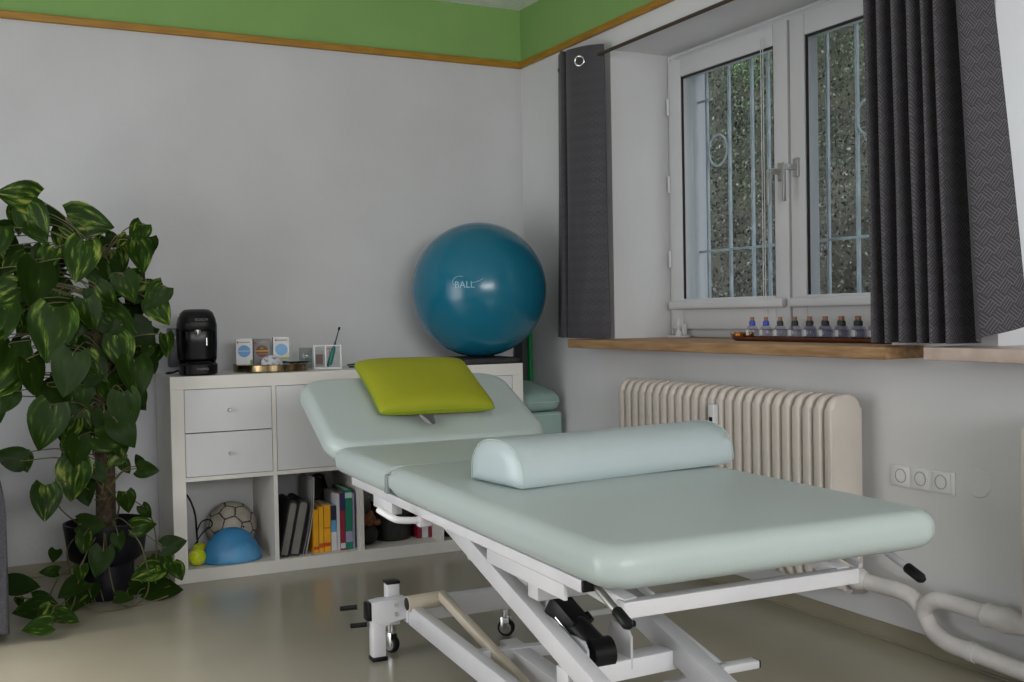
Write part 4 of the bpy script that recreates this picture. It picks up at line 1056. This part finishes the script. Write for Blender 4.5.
# white handle and knob under the left rail
bm = newbm(); tube(bm, smooth_path([(.030, .95, .507), (.008, .95, .508), (-.030, .95, .512), (-.046, .955, .517), (-.062, .985, .528), (-.068, 1.0, .533)], 5), .0085, 12); hh = obj('side_handle', bm, M_metal_w, bed, 50)
bm = newbm(); box(bm, .014, .048, .938, .962, .492, .516, .002); obj('handle_block', bm, M_metal_w, hh, 30)
bm = newbm(); box(bm, .030, .060, 1.20, 1.36, .478, .513, .003); kb = obj('knob_bracket', bm, M_metal_w, bed, 30)
bm = newbm(); tube(bm, [(.045, 1.36, .498), (.045, 1.395, .498)], .015, 14); obj('knob', bm, M_black, kb, 50)

# --- bolster and lime cushion
BLt = R(8.5)
pc = bedw(.436, .760, MB0+MH+.0045)
bl = empty('half_round_bolster', pc, BT+BLt, 'mint half-round bolster lying across the treatment table', 'bolster')
bm = newbm()
Lh, Wd, Ht = .316, .109, .088
prof = []
for k in range(29):
    a = PI*k/28
    c_, s_ = math.cos(a), math.sin(a)
    prof.append((Wd*(abs(c_)**.80)*(1 if c_ >= 0 else -1), max(.012, 0)+Ht*(s_**.80)-.012*(s_ == 0)))
prof = [(x, z) for x, z in prof]
prof += [(-Wd+.010, 0.0), (-.06, 0), (0, 0), (.06, 0), (Wd-.010, 0.0)]
rings = []
for i, (x, sc, ) in enumerate([(-Lh-.016, .50), (-Lh-.014, .72), (-Lh-.006, .90), (-Lh, .985)]+[(-Lh+2*Lh*k/16, 1.0) for k in range(17)][1:-1]+[(Lh, .985), (Lh+.006, .90), (Lh+.014, .72), (Lh+.016, .50)]):
    rings.append([bm.verts.new((x, y*sc, (z-.05)*sc+.05 if sc < .98 else z)) for y, z in prof])
n = len(prof)
for i in range(len(rings)-1):
    for k in range(n): bm.faces.new((rings[i][k], rings[i][(k+1)%n], rings[i+1][(k+1)%n], rings[i+1][k]))
bm.faces.new(rings[0]); bm.faces.new(rings[-1])
obj('bolster_body', bm, M_mint2, bl, 50)
for sx in (-1, 1):
    bm = newbm(); tube(bm, [(sx*(Lh+.001), y*1.004, z*1.004) for y, z in prof[:29]], .0016, 6, True); obj('seam', bm, mat('seam_thread', srgb(176, 192, 184), .6), bl, 50)
# lime cushion, lying on the raised head section
ps = empty('lime_cushion', (0, 0, 0), 0, 'lime green cushion resting on the raised head section', 'cushion')
ps.parent = None
mw = Matrix.Translation(BO) @ Matrix.Rotation(BT, 4, 'Z') @ mh
PW, PL, PT = .402, .348, .050
mp_ = mw @ Matrix.Translation((.018, .068, MH+.004)) @ Matrix.Rotation(R(-1.5), 4, 'Z') @ Matrix.Rotation(R(1), 4, 'X')
ps.matrix_world = mp_
bm = newbm(); n = 36; top, bot = [], []
def pil(i, j, s_):
    a = math.sin((-1+2*i/n)*PI/2*.92)/math.sin(PI/2*.92); b = math.sin((-1+2*j/n)*PI/2*.92)/math.sin(PI/2*.92)
    k = (1-abs(a)**3.2)*(1-abs(b)**3.2)
    k = max(k, 0)**.36
    ea = 1-.030*(1-a*a)*abs(b)**6; eb = 1-.030*(1-b*b)*abs(a)**6
    x = a*PW/2*(1-.045*(1-b*b)*abs(a)**4); y = b*PL/2*(1-.045*(1-a*a)*abs(b)**4)
    z = PT*1.0*k*s_
    q = (abs(a)*abs(b))**10*.035; return Vector((x*(1-q), y*(1-q), z+.030))
T_ = [[bm.verts.new(pil(i, j, 1)) for j in range(n+1)] for i in range(n+1)]
B2 = [[(T_[i][j] if i in (0, n) or j in (0, n) else bm.verts.new(pil(i, j, -.65))) for j in range(n+1)] for i in range(n+1)]
for i in range(n):
    for j in range(n):
        bm.faces.new((T_[i][j], T_[i+1][j], T_[i+1][j+1], T_[i][j+1])); bm.faces.new((B2[i][j], B2[i][j+1], B2[i+1][j+1], B2[i+1][j]))
obj('cushion_body', bm, M_lime, ps, 80)
edge = [pil(i, 0, 1) for i in range(n)]+[pil(n, j, 1) for j in range(n)]+[pil(n-i, n, 1) for i in range(n)]+[pil(0, n-j, 1) for j in range(n+1)]
bm = newbm(); tube(bm, edge, .0022, 6, False); obj('piping', bm, M_limes, ps, 60)

# ------------------------------------------------------------------ window-board bottles
t = empty('long_tray', (.095, -1.910, .8936), 0, 'long dark wooden tray with a row of little bottles on the oak window board', 'tray')
bm = newbm()
L_, Wt = .430, .058
rings = []
for k in range(41):
    s_ = -1+2*k/40; w = Wt*(1-abs(s_)**8*.55); lift = .016*max(0, abs(s_)-.93)/.07
    rings.append([bm.verts.new(p_) for p_ in ((-w, s_*L_, lift+.006), (-w*.86, s_*L_, lift), (w*.86, s_*L_, lift), (w, s_*L_, lift+.006), (w*1.02, s_*L_, lift+.014), (w*.95, s_*L_, lift+.014), (w*.85, s_*L_, lift+.006), (-w*.85, s_*L_, lift+.006), (-w*.95, s_*L_, lift+.014), (-w*1.02, s_*L_, lift+.014))])
for i in range(40):
    for k in range(10): bm.faces.new((rings[i][k], rings[i][(k+1)%10], rings[i+1][(k+1)%10], rings[i+1][k]))
bm.faces.new(rings[0]); bm.faces.new(rings[-1])
obj('tray_body', bm, M_wood_d, t, 50)
M_tag = flat('white_tag', 206, 206, 210); M_blue = flat('blue_tag', 58, 84, 190); M_dkleaf = flat('dark_herbs', 38, 48, 44); M_liq = glass_mat('pale_content', (.80, .80, .88, 1), .2)
def bottle(x, y, label, tagm):
    b_ = empty('little_bottle', (x, y, .9003), 0, label, 'bottle', 'little corked bottles on the window board')
    b_.scale = (1.12, 1.12, 1.30)
    bm = newbm(); box(bm, -.0212, -.0190, -.005, .007, .010, .026, .0004, 1); obj('paper_tag', bm, M_tag, b_)
    bm = newbm(); lathe(bm, [(0, 0), (.017, 0), (.0195, .003), (.0195, .024), (.016, .033), (.008, .040), (.0072, .050), (.0085, .052), (0, .052)], 20); obj('glass', bm, M_clear, b_, 50)
    bm = newbm(); lathe(bm, [(0, .044), (.0056, .044), (.0066, .060), (0, .060)], 12); obj('cork', bm, M_cork, b_, 50)
    bm = newbm(); lathe(bm, [(.0078, .036), (.0105, .038), (.0100, .047), (.0082, .049)], 12); obj('neck_ribbon', bm, tagm, b_, 40)
    return b_
yy0 = -1.600
bt = []
for k in range(10):
    y = yy0-.074*k
    if k == 0: bottle(.072, y, 'little corked bottle with a blue ribbon, first of the row beside the candle holders', M_blue)
    elif k == 1: bottle(.072, y, 'little corked bottle with a blue ribbon, second of the row', M_blue)
    else: bt.append(bottle(.072, y, 'little corked bottle with a dark ribbon in the front row of the long tray', M_dkleaf))
for k in range(7): bt.append(bottle(.124, -1.835-.074*k, 'little corked bottle with a dark ribbon in the rear row of the long tray', M_dkleaf))
M_glow = mat('amber_glass', srgb(176, 110, 40), .25, metal=.7)
for i, (x, y, lb) in enumerate(((.080, -1.512, 'small amber candle holder at the left tip of the long tray'), (.120, -1.522, 'small amber candle holder behind the first one on the long tray'))):
    b_ = empty('tealight_holder', (x, y, .9003), 0, lb, 'candle holder', 'amber candle holders on the tray')
    bm = newbm(); lathe(bm, [(0, 0), (.014, 0), (.018, .006), (.019, .016), (.016, .023), (.0145, .023), (.0165, .015), (.0155, .006), (0, .004)], 18); obj('cup', bm, M_glow, b_, 50)
    bm = newbm(); lathe(bm, [(0, .0045), (.012, .005), (.012, .016), (.001, .017), (.001, .022), (0, .022)], 14); obj('candle', bm, M_white, b_, 50)

# ------------------------------------------------------------------ grey armchair at the left edge
t = empty('grey_sofa', (-2.352, -.96, 0), R(0), 'dark grey felt sofa end cut by the left edge of the photo', 'sofa')
bm = newbm(); 
prism(bm, [(0, .0), (0, .36), (-.003, .42), (-.012, .475), (-.035, .525), (-.075, .565), (-.13, .585), (-.22, .590), (-.22, 0)], 0, .62, .012, axes((1, 0, 0), (0, 0, 1), (0, 1, 0), (0, 0, .035)), 3)
obj('armrest', bm, M_sofa, t, 50)
bm = newbm(); box(bm, -1.2, -.2201, .02, .62, .035, .38, .03, 3); obj('seat', bm, M_sofa, t, 50)
bm = newbm(); box(bm, -1.2, -.2201,   .45, .62, .3801, .588, .04, 3); obj('backrest', bm, M_sofa, t, 50)
for x in (-.05, -1.1):
    for y in (.05, .57):
        bm = newbm(); lathe(bm, [(0, 0), (.016, 0), (.02, .04), (0, .04)], 14, Matrix.Translation((x, y, 0))); obj('leg', bm, M_chrome if x > -.1 else M_black, t, 40)

# ------------------------------------------------------------------ plant
PX, PY = -2.005, -.47
pl = empty('potted_pothos', (PX, PY, 0), 0, 'tall variegated pothos climbing a dark pole in a black pot beside the sideboard', 'plant')
bm = newbm(); lathe(bm, [(0, 0), (.086, 0), (.092, .006), (.094, .06), (.096, .125), (.130, .150), (.136, .19), (.143, .245), (.147, .268), (.147, .276), (.139, .276), (.134, .24), (.11, .18), (0, .17)], 48); pot = obj('pot', bm, M_pot, pl, 50)
bm = newbm(); lathe(bm, [(0, .232), (.06, .236), (.130, .228), (.130, .2), (0, .2)], 30); obj('soil', bm, M_soil, pl, 60)
bm = newbm(); tube(bm, [(.0, .0, .17), (.004, .0, .5), (0, .005, .9), (-.01, .0, 1.25)], [.036, .034, .032, .028], 16)
obj('climbing_pole', bm, M_moss, pl, 60)
random.seed(11)
PXM = 1/250.0
def px2(x, y, dep=0.0):
    """metric position on the plant's own vertical plane"""
    X = (x-105.0)*.00375; Z = (598.0-y)*.00362
    return Vector((X - dep*.04, dep, Z))
LN = []   # (x, y, length, tip angle, depth) — leaf bodies in the plant's plane, depth towards -y is nearer the viewer
main = [(33,198,42,185,-.05),(20,226,20,190,0),(48,226,44,70,-.06),(12,245,40,110,-.05),(66,218,30,20,0),(97,222,48,12,-.04),(139,233,26,120,-.06),(139,258,36,80,-.10),(120,240,20,30,0),
 (84,262,46,105,-.12),(43,285,50,100,-.15),(14,293,40,160,-.08),(104,275,34,60,-.06),(122,262,30,80,-.02),(107,302,40,60,-.08),(90,314,32,80,-.14),(55,332,58,100,-.18),(15,322,44,110,-.10),(16,362,56,110,-.12),
 (68,370,48,105,-.2),(40,372,40,80,-.12),(120,324,44,40,-.08),(127,288,34,70,-.1),(157,290,26,15,-.06),(156,312,34,60,-.10),(143,336,38,50,-.04),(161,346,24,85,-.02),(147,362,20,95,0),(154,368,16,80,.02),
 (118,352,40,80,-.12),(97,365,36,60,-.08),(130,378,46,85,-.14),(112,392,34,70,-.06),(120,410,44,85,-.14),(135,400,30,50,-.02),(48,420,50,110,-.16),(75,412,34,160,-.06),(76,446,34,100,-.14),(18,446,28,200,-.14),(34,456,20,80,-.04),
 (47,492,38,95,-.16),(72,474,44,100,-.12),(84,488,30,80,-.06),(106,438,34,20,-.14),(118,430,36,60,-.16),(100,420,24,100,-.1),(124,468,16,60,-.02),(144,472,22,10,-.04),(136,462,14,250,-.02),
 (86,516,26,10,-.18),(77,532,20,100,-.2),(90,552,28,110,-.2),(134,524,24,0,-.14),(108,536,18,90,-.18),(138,512,16,60,-.1),(163,546,24,-10,-.12),(74,560,16,90,-.2),(120,500,22,80,-.12),(96,470,20,60,-.12),
 (12,404,26,80,0),(22,386,22,120,-.02),(60,302,34,120,-.04),(30,262,34,140,-.02),(74,240,34,100,-.02),(108,250,28,60,.02),(8,270,30,180,0),(2,300,34,150,-.04),(90,345,36,90,-.02),(70,395,34,80,-.04),(135,356,26,60,0),(100,400,28,100,0),(55,395,36,90,-.08),(4,345,30,120,.02)]
for (x, y, l, a, d) in main: LN.append((x, y, l*1.08, a, d))
for k in range(150):
    y = random.triangular(215, 500, 300); hw = 76 if y < 400 else 30
    x = (80 if y < 400 else 95) + random.uniform(-hw, hw)*.95
    LN.append((x, y, random.uniform(16, 32), random.uniform(30, 150), random.uniform(-.10, .12)))
bm = newbm(); uvl = bm.loops.layers.uv.new('UVMap'); at = bm.verts.layers.float_vector.new('rnd')
stem = newbm()
def leaf(base, tipdir, normal, L, w=.86):
    t_ = tipdir.normalized(); n_ = (normal - t_*normal.dot(t_)).normalized(); s_ = t_.cross(n_)
    rv = Vector((random.random(), random.random(), random.random()))
    cols = 8; hw = 4
    curl = random.uniform(.05, .35); fold = random.uniform(.05, .35); wave = random.uniform(0, 6)
    rows = []
    for i in range(cols+1):
        u_ = i/cols
        wd = w*L*.5*(math.sin(PI*min(1, (u_*.93+.07))**.62)**.85) if u_ < 1 else 0
        r_ = []
        for j in range(-hw, hw+1):
            q = j/hw
            back = -.12*L*(abs(q)**1.5)*(1-u_)**3*1.2
            p_ = base + t_*(u_*L+back) + s_*(q*wd) + n_*(-curl*L*u_*u_*.5 + fold*abs(q)*wd*.6 + .02*L*math.sin(wave+u_*6+q*2))
            r_.append((p_, (q, u_)))
        rows.append(r_)
    vv = []
    for r_ in rows[:-1]: vv.append([bm.verts.new(p_) for p_, _ in r_])
    tipv = bm.verts.new(rows[-1][hw][0])
    for r_ in vv:
        for v in r_: v[at] = rv
    tipv[at] = rv
    for i in range(len(vv)-1):
        for j in range(2*hw):
            f = bm.faces.new((vv[i][j], vv[i][j+1], vv[i+1][j+1], vv[i+1][j]))
            for lp, (a_, b_) in zip(f.loops, ((i, j), (i, j+1), (i+1, j+1), (i+1, j))): lp[uvl].uv = rows[a_][b_][1]
    for j in range(2*hw):
        f = bm.faces.new((vv[-1][j], vv[-1][j+1], tipv))
        for lp, uv_ in zip(f.loops, (rows[-2][j][1], rows[-2][j+1][1], (0, 1))): lp[uvl].uv = uv_
def put(x, y, l, a, d, floor=False, root=None):
    c_ = px2(x, y, d); L = l*(.0034 if l < 36 else .0031)
    ang = R(a); td = Vector((math.cos(ang), random.uniform(-.35, .1), -math.sin(ang)))
    nm_ = Vector((random.uniform(-.7, .6), -1, random.uniform(-.25, .7)))
    if floor: nm_ = Vector((random.uniform(-.3, .3), -.7, 1.0)); td.y = random.uniform(-.3, .1)
    td.normalize()
    base = c_ - td*L*.5
    if base.z < .02: base.z = .02+random.random()*.02
    # keep clear of the walls and the sideboard
    if PX+base.x > -1.80 and PY+base.y > -.46-.10: base.y = min(base.y, -.12)
    leaf(base, td, nm_, L)
    if root is None:
        pz = max(.26, min(1.24, base.z - random.uniform(.0, .10))); root = Vector((random.uniform(-.02, .02), -.03, pz))
    m_ = (base+root)/2 + Vector((0, -.01, .035))
    tube(stem, smooth_path([root, m_, base, base+td*L*.1], 4), .0022, 5, False)
for q in LN: put(*q)
# trailing vines on the floor and around the pot
fl = [(28,570,28,5,-.10),(50,562,16,200,-.08),(29,602,28,190,-.24),(57,618,20,40,-.30),(29,632,22,185,-.36),(150,590,34,5,-.24),(143,570,24,60,-.14),(72,588,34,110,-.26),(45,585,22,30,-.18),(56,548,14,100,-.06),(40,608,18,120,-.26),(162,572,22,80,-.16),(132,570,26,160,-.16),(150,566,24,90,-.14),(24,580,10,90,-.12),(88,578,24,100,-.24),(66,575,26,140,-.18),(128,586,18,20,-.24),(110,600,16,10,-.28)]
def floorput(x, y, l, a, d):
    c_ = px2(x, y, d)
    # lower points lie on the floor nearer the viewer
    z = c_.z; yy = d
    if y > 575: yy = -(y-575)*.0078-.03; z = .03
    L = l*.0040; ang = R(a); td = Vector((math.cos(ang), -.5*math.sin(ang), -.35*math.sin(ang)-.05)).normalized()
    c_ = Vector((c_.x, yy, max(z, .035)))
    base = c_-td*L*.5; base.z = max(base.z, .045)
    leaf(base, td, Vector((random.uniform(-.3, .3), -.75, .8)), L)
    return base
vine_ends = [floorput(*q) for q in fl]
def vine(pts, r=.0026): tube(stem, smooth_path(pts, 6), r, 6, True)
def q_(x, y, d): v = px2(x, y, d); v.z = max(v.z, .008); return v
vine([(-.08, -.08, .27), (-.14, -.08, .20), (-.13, -.12, .06), (-.20, -.14, .012), (-.30, -.16, .01)])
vine([(-.05, -.11, .27), (-.10, -.15, .15), (-.14, -.19, .02), (-.20, -.28, .008), (-.28, -.36, .010)])
vine([(.05, -.12, .27), (.10, -.16, .20), (.12, -.16, .05), (.06, -.22, .008), (-.06, -.24, .008), (-.10, -.18, .03)])
vine([(.10, -.08, .27), (.14, -.09, .30), (.16, -.10, .20), (.15, -.13, .05), (.20, -.14, .04)])
vine([(-.08, -.06, .27), (-.165, -.05, .36), (-.16, -.04, .48), (-.10, -.03, .58), (-.02, -.03, .60)])
vine([(-.02, -.14, .27), (-.01, -.16, .12), (.02, -.19, .01), (.10, -.22, .01), (.18, -.2, .02)])
vine([(-.22, -.12, .02), (-.16, -.15, .14), (-.06, -.17, .17), (.04, -.15, .26)])
for v_, a_ in zip(vine_ends, fl):
    if v_.z < .10:
        r_ = Vector((v_.x*.35-.02, v_.y*.6-.06, .012)); r_ = Vector((max(-.30, min(.16, v_.x*.7)), min(-.14, v_.y*.75), .010))
        vine([r_, (r_+v_)/2+Vector((0, 0, .012)), v_], .0020)
for k in range(9):
    z0 = .28+.1*k
    vine([(.03*math.cos(k*2.1), -.032, z0), (.042*math.cos(k*1.7), -.035, z0+.06), (.03*math.sin(k*2.3), -.036, z0+.13)], .004)
for k in range(7):   # pale aerial roots tying the stem to the pole
    z0 = .36+.085*k; vine([(-.04, -.02, z0), (-.01, -.042, z0+.004), (.04, -.02, z0+.002)], .0018)
obj('leaves', bm, M_leaf, pl, 70)
obj('stems', stem, M_stem, pl, 60)
